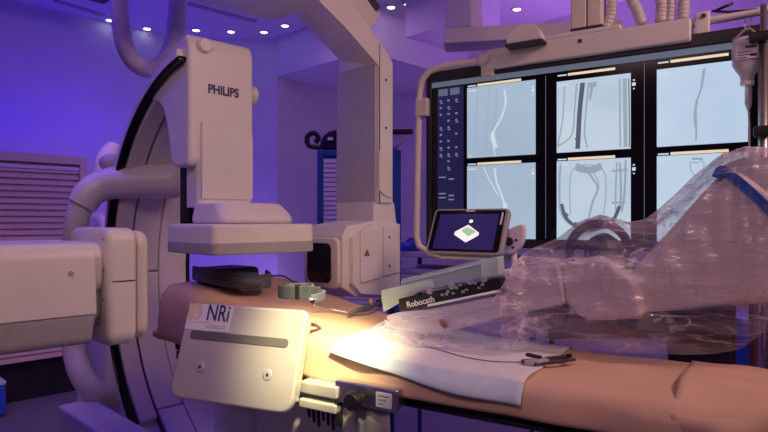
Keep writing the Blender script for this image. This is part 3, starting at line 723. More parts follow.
o.location = T.world(0, 0, 0); o.rotation_euler = (0, 0, T.a); tag(o, 'dark cable lying across the sheet behind the cuff', 'cable')

# ================================================================== LARGE DISPLAY AND BOOM
YM = 1.037
def Mx(px, py, y=YM): p = T.at_y(px, py, y); return p.x, p.z
dm = in_frame(T, 'large_display', 'very large black display showing six X-ray images', 'monitor')
x0 = Mx(427, 150)[0]; x1 = .985; z1 = 2.235; z0 = 1.372
prismo('housing', M['black'], dm, rrect(x0, x1, z0, z1, .03), 'y', YM+.004, YM+.10, .01)
bm = bmesh.new(); ix0, ix1, iz0, iz1 = x0+.03, x1-.03, z0+.035, z1-.052
for a in ((x0, x1, iz1, z1), (x0, x1, z0, iz0), (x0, ix0, iz0, iz1), (ix1, x1, iz0, iz1)): box(bm, a[0], a[1], YM-.012, YM+.003, a[2], a[3])
obj('bezel', bm, M['black'], dm, bevel=.004)
boxo('screen', M['gloss'], dm, ix0, ix1, YM-.004, YM+.003, iz0, iz1, 0)
YS = YM-.0045
def quad(bm, xa, xb, za, zb_, y, mi=0):
    f = bm.faces.new([bm.verts.new(v) for v in ((xa, y, za), (xb, y, za), (xb, y, zb_), (xa, y, zb_))]); f.material_index = mi
def split_quads(name, bm, m, par):
    fs = [[v.co.copy() for v in f.verts] for f in bm.faces]; bm.free()
    for vs in fs:
        b = bmesh.new(); b.faces.new([b.verts.new(v) for v in vs]); obj(name, b, m, par)
def ribbon(bm, pts, w, y, mi=0):
    P = [Vector((p[0], 0, p[1])) for p in pts]; rows = []
    for i, p in enumerate(P):
        t = (P[min(i+1, len(P)-1)]-P[max(i-1, 0)]).normalized(); s = Vector((-t.z, 0, t.x))*w*.5
        rows.append((bm.verts.new((p.x+s.x, y, p.z+s.z)), bm.verts.new((p.x-s.x, y, p.z-s.z))))
    for a, b in zip(rows, rows[1:]): bm.faces.new((a[0], b[0], b[1], a[1])).material_index = mi
hstrip = (iz1-.027, iz1-.001)
bm = bmesh.new(); quad(bm, ix0, ix1, hstrip[0], hstrip[1], YS-.0005); obj('header_strip', bm, M['bargrey'], dm)
# control column
cx0, cx1 = Mx(438, 150)[0], Mx(464, 150)[0]
bm = bmesh.new(); quad(bm, cx0, cx1, iz0+.01, hstrip[0]-.006, YS-.0005); mn = obj('menu_column', bm, M['menu'], dm)
bm = bmesh.new(); wcol = cx1-cx0
rng = random.Random(3)
for r_ in range(2):
    b2 = bmesh.new(); quad(b2, cx0+.006+r_*wcol*.45, cx0+wcol*.40+r_*wcol*.45, hstrip[0]-.045, hstrip[0]-.012, YS-.0012); obj('menu_button', b2, M['bargrey'], mn)
for r_ in range(11):
    for c_ in range(3):
        if rng.random() < .85:
            xx = cx0+.012+c_*wcol*.30; zz = hstrip[0]-.075-r_*.033
            quad(bm, xx, xx+.012, zz, zz+.009, YS-.0012)
            if rng.random() < .6: quad(bm, xx+.002, xx+.018, zz-.008, zz-.004, YS-.0012)
for zz in (.30, .22, .20): quad(bm, cx0+.008, cx0+.045, iz0+zz, iz0+zz+.006, YS-.0012); quad(bm, cx0+.06, cx0+.09, iz0+zz-.01, iz0+zz-.004, YS-.0012)
for zz in (.12, .10): quad(bm, cx0+.005, cx1-.01, iz0+zz, iz0+zz+.004, YS-.0012)
split_quads('menu_icon', bm, M['txtglow'], mn)
# six image tiles
colx = [(Mx(467.5, 100)[0], Mx(536, 100)[0]), (Mx(557, 100)[0], Mx(631, 100)[0]), (Mx(657, 100)[0], Mx(748, 100)[0])]
zA = (1.797, 2.112); zB = (Mx(467, 238)[1], 1.760)
tiles = {}
tm = {(0, 0): 'tileA', (0, 1): 'tileA', (1, 0): 'tileB', (1, 1): 'tileB', (2, 0): 'tileC', (2, 1): 'tileC'}
for ci, (xa, xb) in enumerate(colx):
    for ri, (za, zb2) in enumerate((zA, zB)):
        off = .019 if ri == 0 and ci else .0
        if ri == 0 and ci == 0: zb2 += .023
        bm = bmesh.new(); quad(bm, xa, xb, za, zb2, YS-.0006); t_ = obj('image_tile', bm, M[tm[(ci, ri)]], dm); tiles[(ci, ri)] = t_
        bm = bmesh.new(); w_ = xb-xa
        quad(bm, xa+w_*.16, xa+w_*.80, zb2+.002+off, zb2+.013+off, YS-.0008); obj('title_bar', bm, M['cream_glow'], t_)
        bm = bmesh.new()
        quad(bm, xa+.004, xa+w_*.14, zb2+.004+off, zb2+.010+off, YS-.0008); quad(bm, xa+.008, xa+.05, zb2-.020, zb2-.014, YS-.0010)
        ex = xb-.012 if ci == 0 else xb+.012
        quad(bm, ex-.007, ex+.007, zb2-.055, zb2-.041, YS-.0012); quad(bm, ex-.004, ex+.004, zb2-.034, zb2-.028, YS-.0012); quad(bm, ex-.003, ex+.003, zb2-.07, zb2-.064, YS-.0012)
        if ci < 2: quad(bm, xa+.01, xa+.022, za+.008, za+.014, YS-.0012)
        split_quads('caption', bm, M['lineL'], t_)
    # frame line between columns
bm = bmesh.new()
for xx in (Mx(546, 100)[0], Mx(644.5, 100)[0]): quad(bm, xx-.0012, xx+.0012, iz0+.01, hstrip[0]-.01, YS-.0004)
obj('divider', bm, M['bargrey'], dm)
def lines(tile, sets):
    by = {}
    for pts, w, mname in sets: by.setdefault(mname, []).append((pts, w))
    for i, (mname, lst) in enumerate(by.items()):
        for pts, w in lst:
            bm = bmesh.new(); P = [Mx(*p) for p in pts]
            if len(P) > 2: P = [(v.x, v.z) for v in spline([(a, 0, c) for a, c in P], 6)]
            ribbon(bm, P, w, YS-.0014-.0004*i); obj('image_mark', bm, M[mname], tile)
lines(tiles[(0, 0)], [([(505, 90), (506, 103), (502, 117), (496, 128), (492, 137), (494, 144), (496, 156)], .010, 'lineL'), ([(493, 133), (495, 144), (497, 148)], .020, 'lineL'),
      ([(497, 91), (496, 118), (494, 128)], .004, 'lineS'), ([(478, 93), (477, 150)], .003, 'lineS'), ([(489, 91), (487, 152)], .003, 'lineS'), ([(496, 148), (496.5, 157)], .005, 'lineS')])
lines(tiles[(0, 1)], [([(495, 168), (497, 182), (502, 195), (505, 206), (505, 225)], .010, 'lineL'), ([(484, 167), (490, 180), (499, 196)], .006, 'lineL'), ([(505, 203), (507, 213)], .020, 'lineL'), ([(475, 168), (474, 230)], .003, 'lineS')])
lines(tiles[(1, 0)], [([(583, 83), (580, 112), (578, 149)], .020, 'lineD'), ([(577, 84), (575, 110), (572, 135), (558, 147)], .006, 'lineM'), ([(589, 84), (586, 115), (585, 135), (588, 148)], .006, 'lineM'), ([(575, 139), (580, 139)], .006, 'lineD'),
      ([(565, 86), (563, 120), (558, 147)], .006, 'lineS'), ([(593, 84), (590, 100)], .010, 'lineM'), ([(620, 79), (620.5, 147)], .006, 'lineM'), ([(625, 79), (626, 147)], .016, 'lineS'), ([(625.5, 103), (626, 107)], .010, 'lineD'), ([(625.5, 130), (626, 135)], .010, 'lineD'), ([(629, 79), (630, 147)], .004, 'lineD'), ([(588, 86), (597, 84)], .022, 'lineS')])
lines(tiles[(1, 1)], [([(561, 164), (560, 180), (560, 200), (562, 214), (570, 224), (583, 229), (597, 229), (609, 224), (618, 214), (621, 200), (621, 180), (620, 163)], .008, 'lineM'),
      ([(562, 204), (566, 217), (576, 226), (590, 230), (604, 227), (614, 219), (620, 206)], .014, 'lineD'), ([(571, 215), (570, 195), (571, 176), (577, 167), (590, 165), (601, 168), (606, 178), (606, 198), (604, 214)], .005, 'lineS'),
      ([(576, 166), (582, 169), (592, 170), (602, 166)], .030, 'lineM'), ([(587, 170), (594, 180), (598, 189), (593, 202), (589, 218)], .008, 'lineM'), ([(590, 168), (598, 180), (599, 190)], .004, 'lineM'), ([(585, 222), (593, 222)], .030, 'lineM'),
      ([(617, 162), (616, 190), (616, 212)], .006, 'lineM'), ([(626, 160), (625, 190), (622, 212)], .008, 'lineM'), ([(612, 171), (628, 170)], .008, 'lineM'), ([(612, 203), (626, 202)], .008, 'lineM'), ([(565, 213.5), (568, 216.5)], .016, 'lineD'), ([(613, 217), (616, 220)], .016, 'lineD'), ([(575, 222.5), (577, 223.5)], .010, 'lineD')])
lines(tiles[(2, 0)], [([(705, 68), (703, 82), (700, 93), (697, 101), (696, 110), (696.5, 128), (696, 141)], .006, 'lineM'), ([(704, 70), (702, 86)], .010, 'lineS'), ([(697, 101), (695, 115), (696, 128)], .010, 'lineS')])
lines(tiles[(2, 1)], [([(690, 162), (691, 170), (697, 178), (700, 179), (704, 166), (702, 161), (697, 163), (690, 162)], .004, 'lineS'), ([(692, 159), (703, 159)], .008, 'lineM')])
# tubular handle frame at the display's left
hp = [(489, 59), (470, 63), (445, 66), (430, 71), (422, 80), (419.5, 95), (418.5, 130), (417.5, 180), (416.5, 236), (419, 246), (427, 251), (445, 252)]
tubeo('handle_frame', M['plastic2'], dm, [T.at_y(px, py, YM-.02) for px, py in hp], .017, n=14)
p = T.at_y(485, 60, YM-.02); bm = bmesh.new(); lathe(bm, [(.024, -.03), (.03, -.02), (.03, .02), (.024, .03)], rot_to((1, 0, .2), p), 16); obj('frame_clamp', bm, M['plastic2'], dm)
boxo('frame_clamp', M['plastic2'], dm, p.x-.02, p.x+.045, YM-.03, YM+.03, p.z-.085, p.z+.02, .01)
p = T.at_y(420, 108, YM-.02); boxo('frame_bracket', M['plastic2'], dm, p.x-.02, p.x+.05, YM-.04, YM+.02, p.z-.045, p.z+.045, .006)
# boom
bo = in_frame(T, 'display_boom', 'pinkish white suspension beam, columns and hoses carrying the large display', 'boom')
def P_(px, py, y): return T.at_y(px, py, y)
a = P_(490, 72, 1.05); b = P_(692, 45, 1.05)
zt_, zb_ = P_(600, 35, 1.05).z, P_(600, 57.5, 1.05).z
boxo('beam', M['plastic'], bo, a.x, b.x, 1.0, 1.16, zb_+.005, zt_, .008)
xm = P_(620, 30, 1.0).x; boxo('beam_step', M['plastic'], bo, a.x+.10, xm, 1.02, 1.14, zt_, zt_+.028, .01)
p = P_(580, 41, 1.0); boxo('sensor', M['seam'], bo, p.x-.008, p.x+.008, .998, 1.0, p.z-.008, p.z+.008, 0)
# half-round cover
p = P_(528, 45, 1.0); bm = bmesh.new()
hd = [(.082*math.cos(R(t)), .080*math.sin(R(t))) for t in range(0, 181, 12)]
prism(bm, [(p.x+x, p.z+z) for x, z in hd], 'y', .94, .995); obj('pivot_cover', bm, M['plastic'], bo, bevel=.006)
boxo('pivot_base', M['seam'], bo, p.x-.086, p.x+.086, .935, .999, p.z-.012, p.z, .002)
# rear cross arm and its column
a2 = W(444, 40, 3.55); 
cr = T.local(W(444, 40, 3.6)); ce = T.local(W(600, 40, 3.2))
zc0, zc1 = CAMZ+(220-49)/F*3.6, CAMZ+(220-34)/F*3.6
boxo('cross_arm', M['plastic'], bo, 0, 1.0, -.08, .12, zc0+.01, zc1+.01, .01, mtx=Matrix.Translation((cr.x, cr.y, 0)) @ Matrix.Rotation(R(22), 4, 'Z'))
k1 = T.local(W(464, 20, 3.75)); boxo('ceiling_column', M['plastic'], bo, k1.x-.085, k1.x+.085, k1.y-.09, k1.y+.09, zc1+.02, 3.395, .012)
boxo('column_collar', M['plastic'], bo, k1.x-.09, k1.x+.09, k1.y-.095, k1.y+.095, zc1+.06, zc1+.16, .006)
boxo('link', M['plastic'], bo, P_(590, 30, 1.2).x-.05, P_(590, 30, 1.2).x+.05, 1.10, 1.75, zt_+.0, zt_+.10, .01)
# twin front columns
for pxa, pxb in ((570.5, 586), (587, 601.5)):
    xa_, xb_ = P_(pxa, 20, 1.03).x, P_(pxb, 20, 1.03).x
    boxo('drop_column', M['plastic2'], bo, xa_, xb_, 1.03, 1.13, zt_+.028, 3.395, .006)
boxo('column_foot', M['seam'], bo, P_(570, 20, 1.02).x, P_(602, 20, 1.02).x, 1.025, 1.135, zt_+.028, zt_+.04, .002)
# hoses
for ctrl, rr in (([(606, 28), (611, 15), (612, 0), (608, -25)], .022), ([(642, 24), (637, 10), (630, -4), (620, -30)], .024), ([(661, 22), (662, 5), (660, -25)], .026), ([(683, 20), (684, 5), (683, -25)], .024), ([(670, 22), (671, 0), (671, -25)], .02)):
    tubeo('hose', M['hose'], bo, spline([P_(px, py, 1.09) for px, py in ctrl], 8), rr, n=14, ridge=.003, pitch=.016)
# support bar to the right of the beam
bar = [P_(690, 24, 1.06), P_(720, 19, 1.06), P_(762, 11, 1.06), P_(800, 4, 1.06)]
tubeo('side_bar', M['plastic'], bo, bar, .0165, n=12)
p = P_(703, 22, 1.06); boxo('bar_clamp', M['plastic'], bo, p.x-.026, p.x+.026, 1.03, 1.09, p.z-.085, p.z+.035, .008)
bm = bmesh.new(); lathe(bm, [(.009, 0), (.009, .006)], rot_to((0, -1, 0), (p.x+.004, 1.03, p.z+.015)), 10); obj('clamp_bolt', bm, M['seam'], bo)
q = P_(735, 15, 1.05); tubeo('lever', M['black'], bo, [P_(712, 11, 1.05), P_(728, 12, 1.05), P_(762, 9, 1.05)], .005, n=8); tubeo('lever', M['black'], bo, [P_(715, 11, 1.05), P_(733, 3, 1.05)], .006, n=8)

# IV pole and bag
YP = .93
ivp = in_frame(T, 'drip_pole', 'slim steel pole standing at the right edge of the large display', 'pole')
pt = T.at_y(763.5, 5, YP); 
tubeo('pole', M['steel'], ivp, [(pt.x, YP, .0), (pt.x, YP, pt.z)], .011, n=14)
tubeo('pole_sleeve', M['steel'], ivp, [(pt.x, YP, .0), (pt.x, YP, T.at_y(763, 42, YP).z)], .017, n=14)
q = T.at_y(757, 38, YP); boxo('pole_clamp', M['black'], ivp, pt.x-.045, pt.x+.02, YP-.03, YP+.03, q.z-.018, q.z+.018, .008)
q = T.at_y(760, 132, YP); boxo('pole_clamp', M['black'], ivp, pt.x-.032, pt.x+.02, YP-.03, YP+.03, q.z-.018, q.z+.02, .008)
for k in range(5):
    a_ = k*2*PI/5; tubeo('foot', M['steel'], ivp, [(pt.x, YP, .06), (pt.x+.25*math.cos(a_), YP+.25*math.sin(a_), .03)], .012, n=8)
ivb = in_frame(T, 'infusion_bottle', 'clear infusion bottle hanging upside down from the bar in front of the display', 'bottle')
q = T.at_y(747, 60, YP+.03)
def bz(py): return T.at_y(747, py, YP+.03).z
zt2, zs, zn, zc_ = bz(38), bz(64), bz(76), bz(82)
bm = bmesh.new()
prof = [(.0305, zt2-.012), (.046, zt2), (.0485, zt2-.02), (.0485, zs), (.040, zs-.02), (.022, zn), (.016, zc_)]
prof = [(.03, zt2+.004), (.047, zt2-.006), (.049, zt2-.025), (.049, zs), (.043, zs-.014), (.024, zn), (.020, zc_)]
lathe(bm, [(r_, z) for r_, z in prof], Matrix.Translation((q.x, YP+.03, 0)) @ Matrix.Diagonal((1, .62, 1, 1)), 28)
obj('bottle_body', bm, M['bagclear'], ivb, smooth=True)
bm = bmesh.new(); lathe(bm, [(.0455, zs+.02), (.0455, zs+.001), (.040, zs-.013), (.021, zn), (.017, zc_+.002)], Matrix.Translation((q.x, YP+.03, 0)) @ Matrix.Diagonal((1, .6, 1, 1)), 24); obj('fluid', bm, M['robot'], ivb, smooth=True)
bm = bmesh.new(); box(bm, q.x-.036, q.x+.036, YP-.0035, YP-.0015, zs+.012, zt2-.03); lb = obj('label', bm, M['robot'], ivb)
bm = bmesh.new(); box(bm, q.x-.005, q.x+.030, YP-.0045, YP-.0036, zt2-.045, zt2-.037)
for k in range(3): box(bm, q.x-.030, q.x+.02-.01*k, YP-.0045, YP-.0036, zt2-.060-.010*k, zt2-.057-.010*k)
box(bm, q.x+.010, q.x+.032, YP-.0045, YP-.0036, zs+.02, zs+.03); obj('label_print', bm, M['ink'], lb)
bm = bmesh.new(); lathe(bm, [(.023, zc_+.003), (.023, zc_-.012), (.012, zc_-.014)], Matrix.Translation((q.x, YP+.03, 0)), 18); obj('cap', bm, M['rodw'], ivb)
bm = bmesh.new(); lathe(bm, [(.011, zc_-.013), (.012, bz(104)), (.005, bz(110))], Matrix.Translation((q.x+.004, YP+.03, 0)), 16); obj('drip_chamber', bm, M['bagclear'], ivb, smooth=True)
bm = bmesh.new(); lathe(bm, [(.008, bz(94)), (.009, bz(104))], Matrix.Translation((q.x+.004, YP+.03, 0)), 12); obj('drip_sleeve', bm, M['fork'], ivb, smooth=True)
tubeo('tubing', M['rodw'], ivb, [(q.x+.004, YP+.03, bz(108)), (q.x+.008, YP+.03, bz(130)), (q.x+.008, YP+.03, bz(156))], .0032, n=8)
zbar = T.at_y(748, 15, YP+.03).z
tubeo('hanger', M['hose'], ivb, [(q.x-.046, YP+.03, zt2-.004), (q.x-.005, YP+.03, bz(29)), (q.x+.006, YP+.03, bz(28)), (q.x+.045, YP+.03, zt2-.004)], .004, n=8)
tubeo('hook', M['steel'], ivb, [(q.x-.006, YP+.03, bz(20)), (q.x-.008, YP+.03, bz(26)), (q.x+.0, YP+.03, bz(31)), (q.x+.010, YP+.03, bz(26)), (q.x+.014, YP+.03, bz(19))], .0035, n=8)

# ---------------------------------------------------------------- touch tablet on its bracket
YT = .66
cpt = T.at_y(467.5, 232.5, YT)
tabt = thing('touch_tablet', 'rugged touch tablet with a dark blue screen tilted in front of the display', 'tablet', T.world(cpt.x, YT, cpt.z), T.a)
tabt.rotation_euler = (R(-26), 0, R(-34))
prismo('case', M['greyband'], tabt, rrect(-.172, .172, -.103, .106, .02), 'y', -.012, .016, .006)
prismo('bezel', M['gloss'], tabt, rrect(-.160, .158, -.092, .096, .012), 'y', -.0145, -.0115, .001)
sc_ = prismo('screen', M['tabscr'], tabt, rrect(-.138, .132, -.082, .078, .002), 'y', -.0155, -.0145, 0)
bm = bmesh.new(); box(bm, -.018, .022, -.0165, -.0125, .088, .100); obj('camera_bar', bm, M['hose'], tabt)
bm = bmesh.new(); box(bm, .142, .150, -.0160, -.0140, .03, .085); obj('status_strip', bm, M['robot'], tabt)
def qd(name, pts, y, m, par):
    bm = bmesh.new(); bm.faces.new([bm.verts.new((x, y, z)) for x, z in pts]); return obj(name, bm, m, par)
qd('screen_graphic', [(-.05, -.005), (.005, .028), (.06, -.008), (.06, -.020), (.01, -.052), (-.05, -.018)], -.0162, M['tabwhite'], sc_)
qd('screen_graphic', [(-.022, .002), (.006, .018), (.046, -.006), (.014, -.026)], -.0168, M['tabgreen'], sc_)
qd('screen_graphic', [(.020, .010), (.040, .0), (.050, -.006), (.032, .002)], -.0172, M['lineD'], sc_)
qd('screen_graphic', [(.014+.009*math.cos(R(a)), .044+.008*math.sin(R(a))) for a in range(0, 360, 30)], -.0162, M['tabwhite'], sc_)
tubeo('stylus_loop', M['hose'], tabt, [(-.16, -.005, -.10), (-.10, .01, -.112), (.10, .01, -.112)], .008, n=8)
boxo('back_mount', M['hose'], tabt, -.05, .05, .016, .05, -.05, .05, .006)
br = thing('tablet_bracket', 'pinkish bracket with two holes right of the touch tablet', 'bracket', T.world(T.at_y(511, 237, .70).x, .70, T.at_y(511, 237, .70).z), T.a)
prismo('bracket_plate', M['robot'], br, round_poly([(-.035, .02), (.06, .06), (.055, -.03), (.01, -.075), (-.04, -.06)], .03), 'y', -.012, .02, .006)
for x, z, r_ in ((-.004, -.018, .018), (.026, -.012, .006), (.012, -.042, .006)):
    bm = bmesh.new(); lathe(bm, [(r_, 0), (r_, .003)], rot_to((0, -1, 0), (x, -.0122, z)), 16); obj('bracket_hole', bm, M['seam'], br)
tubeo('bracket_rod', M['hose'], br, [(.01, .01, -.06), (.01, .01, -.20), (.01, -.08, -.33)], .012, n=10)

# ================================================================== ROBOT UNDER CLEAR DRAPE
YR = .52
def RT(px, py, y=YR): p = T.at_y(px, py, y); return (p.x, p.z)
rob = in_frame(T, 'catheter_robot', 'bulky pinkish white catheter robot arm under the clear drape at right', 'robot')
body = [RT(612, 292), RT(640, 262), RT(676, 222), RT(706, 188), RT(724, 170), RT(742, 172), RT(775, 196), RT(800, 222), RT(800, 300), RT(740, 306), RT(690, 316), RT(640, 322), RT(614, 312)]
prismo('arm_body', M['robot'], rob, round_poly(body, .04), 'y', .52, .72, .03, 4)
body2 = [RT(716, 168), RT(738, 157), RT(768, 156), RT(820, 160), RT(820, 226), RT(786, 205), RT(752, 180)]
prismo('arm_shoulder', M['robot'], rob, round_poly(body2, .03), 'y', .54, .78, .03, 4)
# blue band along the joint
jb = [RT(716, 178, .51), RT(722, 170, .51), RT(738, 181, .51), RT(756, 197, .51), RT(775, 216, .51)]
bm = bmesh.new(); 
P = spline([(a_[0], .512, a_[1]) for a_ in jb], 8); rows = []
for i, p in enumerate(P):
    t_ = (P[min(i+1, len(P)-1)]-P[max(i-1, 0)]).normalized(); s_ = Vector((-t_.z, 0, t_.x))*.014
    rows.append([bm.verts.new(p+s_), bm.verts.new(p-s_), bm.verts.new(p-s_+Vector((0, .014, 0))), bm.verts.new(p+s_+Vector((0, .014, 0)))])
for a_, b_ in zip(rows, rows[1:]):
    for k in range(4): bm.faces.new((a_[k], a_[(k+1) % 4], b_[(k+1) % 4], b_[k]))
bm.faces.new(rows[0]); bm.faces.new(rows[-1][::-1])
obj('blue_band', bm, M['blueplas'], rob)
# elbow, motor blocks
e = RT(600, 300); prismo('elbow_block', M['robot'], rob, round_poly([RT(566, 262), RT(606, 254), RT(640, 280), RT(648, 316), RT(590, 318), RT(570, 300)], .03), 'y', .44, .60, .025, 3)
prismo('motor_block', M['robot'], rob, round_poly([RT(508, 268), RT(566, 262), RT(572, 302), RT(520, 312)], .02), 'y', .43, .56, .015, 3)
prismo('motor_cover', M['navy'], rob, round_poly([RT(534, 300), RT(566, 296), RT(568, 326), RT(538, 328)], .01), 'y', .44, .56, .008)
prismo('mount_column', M['navy'], rob, [RT(660, 305, .6), RT(735, 300, .6), RT(735, 380, .6), RT(670, 380, .6)], 'y', .60, .72, .02)  # navy puts the dark underside of the robot into the column's colour
ring = [T.at_y(583+0, 262, .40)]
cr_ = T.at_y(599, 252, .50)
tubeo('handle_ring', M['darkblue'], rob, [(cr_.x+.088*math.cos(R(a)), .50+.05*math.cos(R(a)), cr_.z+.098*math.sin(R(a))) for a in range(0, 361, 15)], .015, n=12)
bm = bmesh.new(); lathe(bm, [(.06, -.03), (.066, 0), (.05, .03)], rot_to((-.5, -1, .2), (cr_.x, .54, cr_.z)), 24); obj('dial', bm, M['darkblue'], rob, smooth=False)
for k in range(5): pass

prismo('underside_shade_bar', M['navy'], rob, [RT(545, 318, .5), RT(735, 308, .5), RT(735, 338, .5), RT(548, 340, .5)], 'y', .50, .59, .01)  # added dark bar standing for the shaded gaps under the robot
# cassette
cas = in_frame(T, 'robot_cassette', 'long clear green edged cassette with dark tray lettered Robocath in front of the tablet', 'cassette')
YC = .26
def CT(px, py, y=YC): p = T.at_y(px, py, y); return (p.x, p.z)
prismo('tray', M['black'], cas, [CT(398, 299), CT(500, 277), CT(501, 293), CT(430, 307), CT(399, 311)], 'y', YC, YC+.05, .005)
prismo('clear_lid', M['clear'], cas, [CT(401, 288, .33), CT(402, 279, .33), CT(488, 258, .33), CT(488, 276, .33), CT(404, 296, .33)], 'y', .325, .335, .003)
prismo('clear_end', M['clear'], cas, [CT(382, 299, .30), CT(382, 290, .30), CT(432, 279, .30), CT(434, 288, .30), CT(420, 292, .30), CT(384, 312, .30)], 'y', .295, .304, .002)
prismo('end_cap', M['clear'], cas, [CT(484, 259, .31), CT(502, 256, .31), CT(503, 275, .31), CT(487, 277, .31)], 'y', .27, .33, .004)
prismo('green_edge', M['tabgreen'] if False else M['padedge'], cas, [CT(401, 282, .322), CT(487, 261, .322), CT(487, 263, .322), CT(401, 284, .322)], 'y', .32, .3245, .001)
prismo('lower_shell', M['bagclear'], cas, [CT(385, 316), CT(399, 312), CT(430, 309), CT(501, 295), CT(500, 318), CT(440, 334), CT(396, 335)], 'y', YC+.0, YC+.07, .008)
bm = bmesh.new(); a_, b_ = CT(428, 305.5, YC-.006), CT(500, 291, YC-.006); tube(bm, [(a_[0], YC-.006, a_[1]), (b_[0], YC-.006, b_[1])], .005, 10); obj('guide_rod', bm, M['rodw'], cas, smooth=True)
a_, b_ = CT(408, 305), CT(434, 299)
ux = (b_[0]-a_[0], 0, b_[1]-a_[1]); o_ = ((a_[0]+b_[0])/2, YC-.003, (a_[1]+b_[1])/2)
text('lettering', 'Robocath', M['rodw'], cas, .030, o_, ux, (-ux[2], 0, ux[0]), .0006, bold=.0006)
bm = bmesh.new(); rng = random.Random(5)
for k in range(12):
    px = 442+3.6*k+rng.uniform(-1, 1); p = CT(px, 290-.21*(px-450)+rng.uniform(-3, 5)); 
    box(bm, p[0]-.005, p[0]+.006, YC-.003, YC, p[1]-.004*rng.random()-.002, p[1]+.004)
obj('drive_roller', bm, M['fork'], cas)
for px, py in ((430, 291), (452, 286), (470, 281), (484, 279)):
    p = CT(px, py); bm = bmesh.new(); lathe(bm, [(.012, 0), (.012, .006), (.008, .008)], rot_to((0, -1, 0), (p[0], YC, p[1])), 14); obj('roller_cap', bm, M['greyband'], cas)
p = CT(443, 324, YC-.01); boxo('red_tag', M['rubber'], cas, -.016, .016, -.003, .003, -.009, .009, .001, mtx=Matrix.Translation((p[0], YC-.008, p[1])) @ Matrix.Rotation(R(-50), 4, 'Y') if False else Matrix.Translation((p[0], YC-.008, p[1])) @ Matrix.Rotation(R(45), 4, 'Y'))
p = CT(423, 338, YC-.01); boxo('red_tag', M['rubber'], cas, -.012, .012, -.003, .003, -.004, .004, .001, mtx=Matrix.Translation((p[0], YC-.03, p[1])) @ Matrix.Rotation(R(-25), 4, 'Y'))
# brass catheter hub at the cassette's left end
hubp = onsheet(368, 309, .02)
ch = in_frame(T, 'catheter_hub', 'small dark and brass catheter connector at the cassette left end', 'connector')
pa, pb = T.local(W(352, 312, 2.2)), T.local(W(381, 303, 2.25))
pa = onsheet(348, 314, .012); pb = onsheet(380, 303, .025)
tubeo('barrel', M['strap'], ch, [pa, pa.lerp(pb, .5), pb], lambda t: .006 if t < .4 else .010, n=12)
tubeo('side_port', M['gold'], ch, [pa.lerp(pb, .7), pa.lerp(pb, .7)+Vector((.01, -.02, .03))], .007, n=10)
bm = bmesh.new(); lathe(bm, [(.017, -.01), (.017, .01)], rot_to(pb-pa, pb), 12); obj('collar_ring', bm, M['black'], ch)

# drape sheet
ridge = [(372, 327, .20), (384, 320, .21), (400, 317, .22), (440, 314, .225), (490, 303, .235), (503, 284, .25), (513, 262, .30), (528, 250, .37), (556, 238, .40), (578, 222, .41), (600, 214, .41), (622, 222, .42), (644, 220, .44), (672, 197, .47), (700, 170, .49), (724, 153, .50), (745, 147, .50), (775, 147, .50), (830, 149, .50)]
bot = [(372, 331), (392, 341), (415, 346), (460, 348), (520, 350), (560, 351), (600, 352), (650, 354), (690, 355), (715, 354), (742, 349), (768, 328), (830, 316)]
dr = bmesh.new(); rows = []
NS, NV = 220, 44
for i in range(NS+1):
    s = i/NS; px = 372+(830-372)*s
    yr = lerpt([(r_[0], r_[2]) for r_ in ridge], px); pr = T.at_y(px, lerpt([(r_[0], r_[1]) for r_ in ridge], px), yr)
    pyb = lerpt(bot, px)
    zb0 = top_h(pr.x)+.02 if px < 660 else lerpt([(660, 1.065), (715, 1.06), (745, 1.07), (768, 1.13), (830, 1.16)], px)
    pb_ = T.local(W(px, pyb, (CAMZ-zb0)*F/(pyb-HY)))
    yb = min(pb_.y, yr-.05); pb_ = T.at_y(px, pyb, yb) if pb_.y > yr-.05 else pb_
    row = []
    for j in range(NV+1):
        v = j/NV
        if v <= .62:                                  # near side: bottom to ridge, bulging towards us
            w = v/.62; e1 = w; p = pb_.lerp(pr, e1)
            bulge = math.sin(w*PI)*.07*ss((px-470)/80+.15)
            p = p+Vector((0, -bulge*.6, bulge*.42))
            if w > .85: p.z -= 0
        else:                                         # far side down
            w = (v-.62)/.38; k_ = ss((px-480)/60); p = pr+Vector((.02*w, (.04+.30*k_)*ss(w*1.1)+.02*w, -(.03*w+.32*k_*max(0, (w-.62)/.38)**1.3)))
            p.z = max(p.z, 1.0)
        q3 = Vector((p.x*7, p.y*7, p.z*7)); amp = math.sin(min(1, v/.62)*PI*.5+.25) if v < .62 else .6
        fold = noise.noise(Vector((p.x*13+p.z*6, p.z*5-p.x*3, p.y*3)))*.020+noise.noise(q3*3.1)*.010
        fold += abs(noise.noise(Vector((p.x*22-p.z*9, p.y*6, p.z*4+3))))*.018-.006
        mid = 1-abs(2*min(1, v/.62)-1)
        if px > 500: fold += (.5-abs(((s*NS*.11+noise.noise(Vector((px*.02, v*3, 1)))*1.6) % 1)-.5))*.030*(.3+noise.noise(Vector((px*.013, v*2.2, 7))))
        if px > 505: fold += .012*(.5-abs(((s*7+v*3.2+noise.noise(Vector((px*.02, v*4, 4)))) % 1)-.5))*4*(.4+noise.noise(Vector((px*.017, v*3, 11))))
        p = p+Vector((0, -1, .35))*fold*(.25+mid)*(.35+.75*ss((px-470)/80))
        row.append(dr.verts.new(p))
    rows.append(row)
for a_, b_ in zip(rows, rows[1:]):
    for k in range(NV): dr.faces.new((a_[k], b_[k], b_[k+1], a_[k+1]))
dp = obj('clear_drape', dr, M['film'], smooth=True); dp.location = T.world(0, 0, 0); dp.rotation_euler = (0, 0, T.a)
tag(dp, 'crumpled clear plastic drape wrapped over the robot arm and cassette', 'plastic drape')

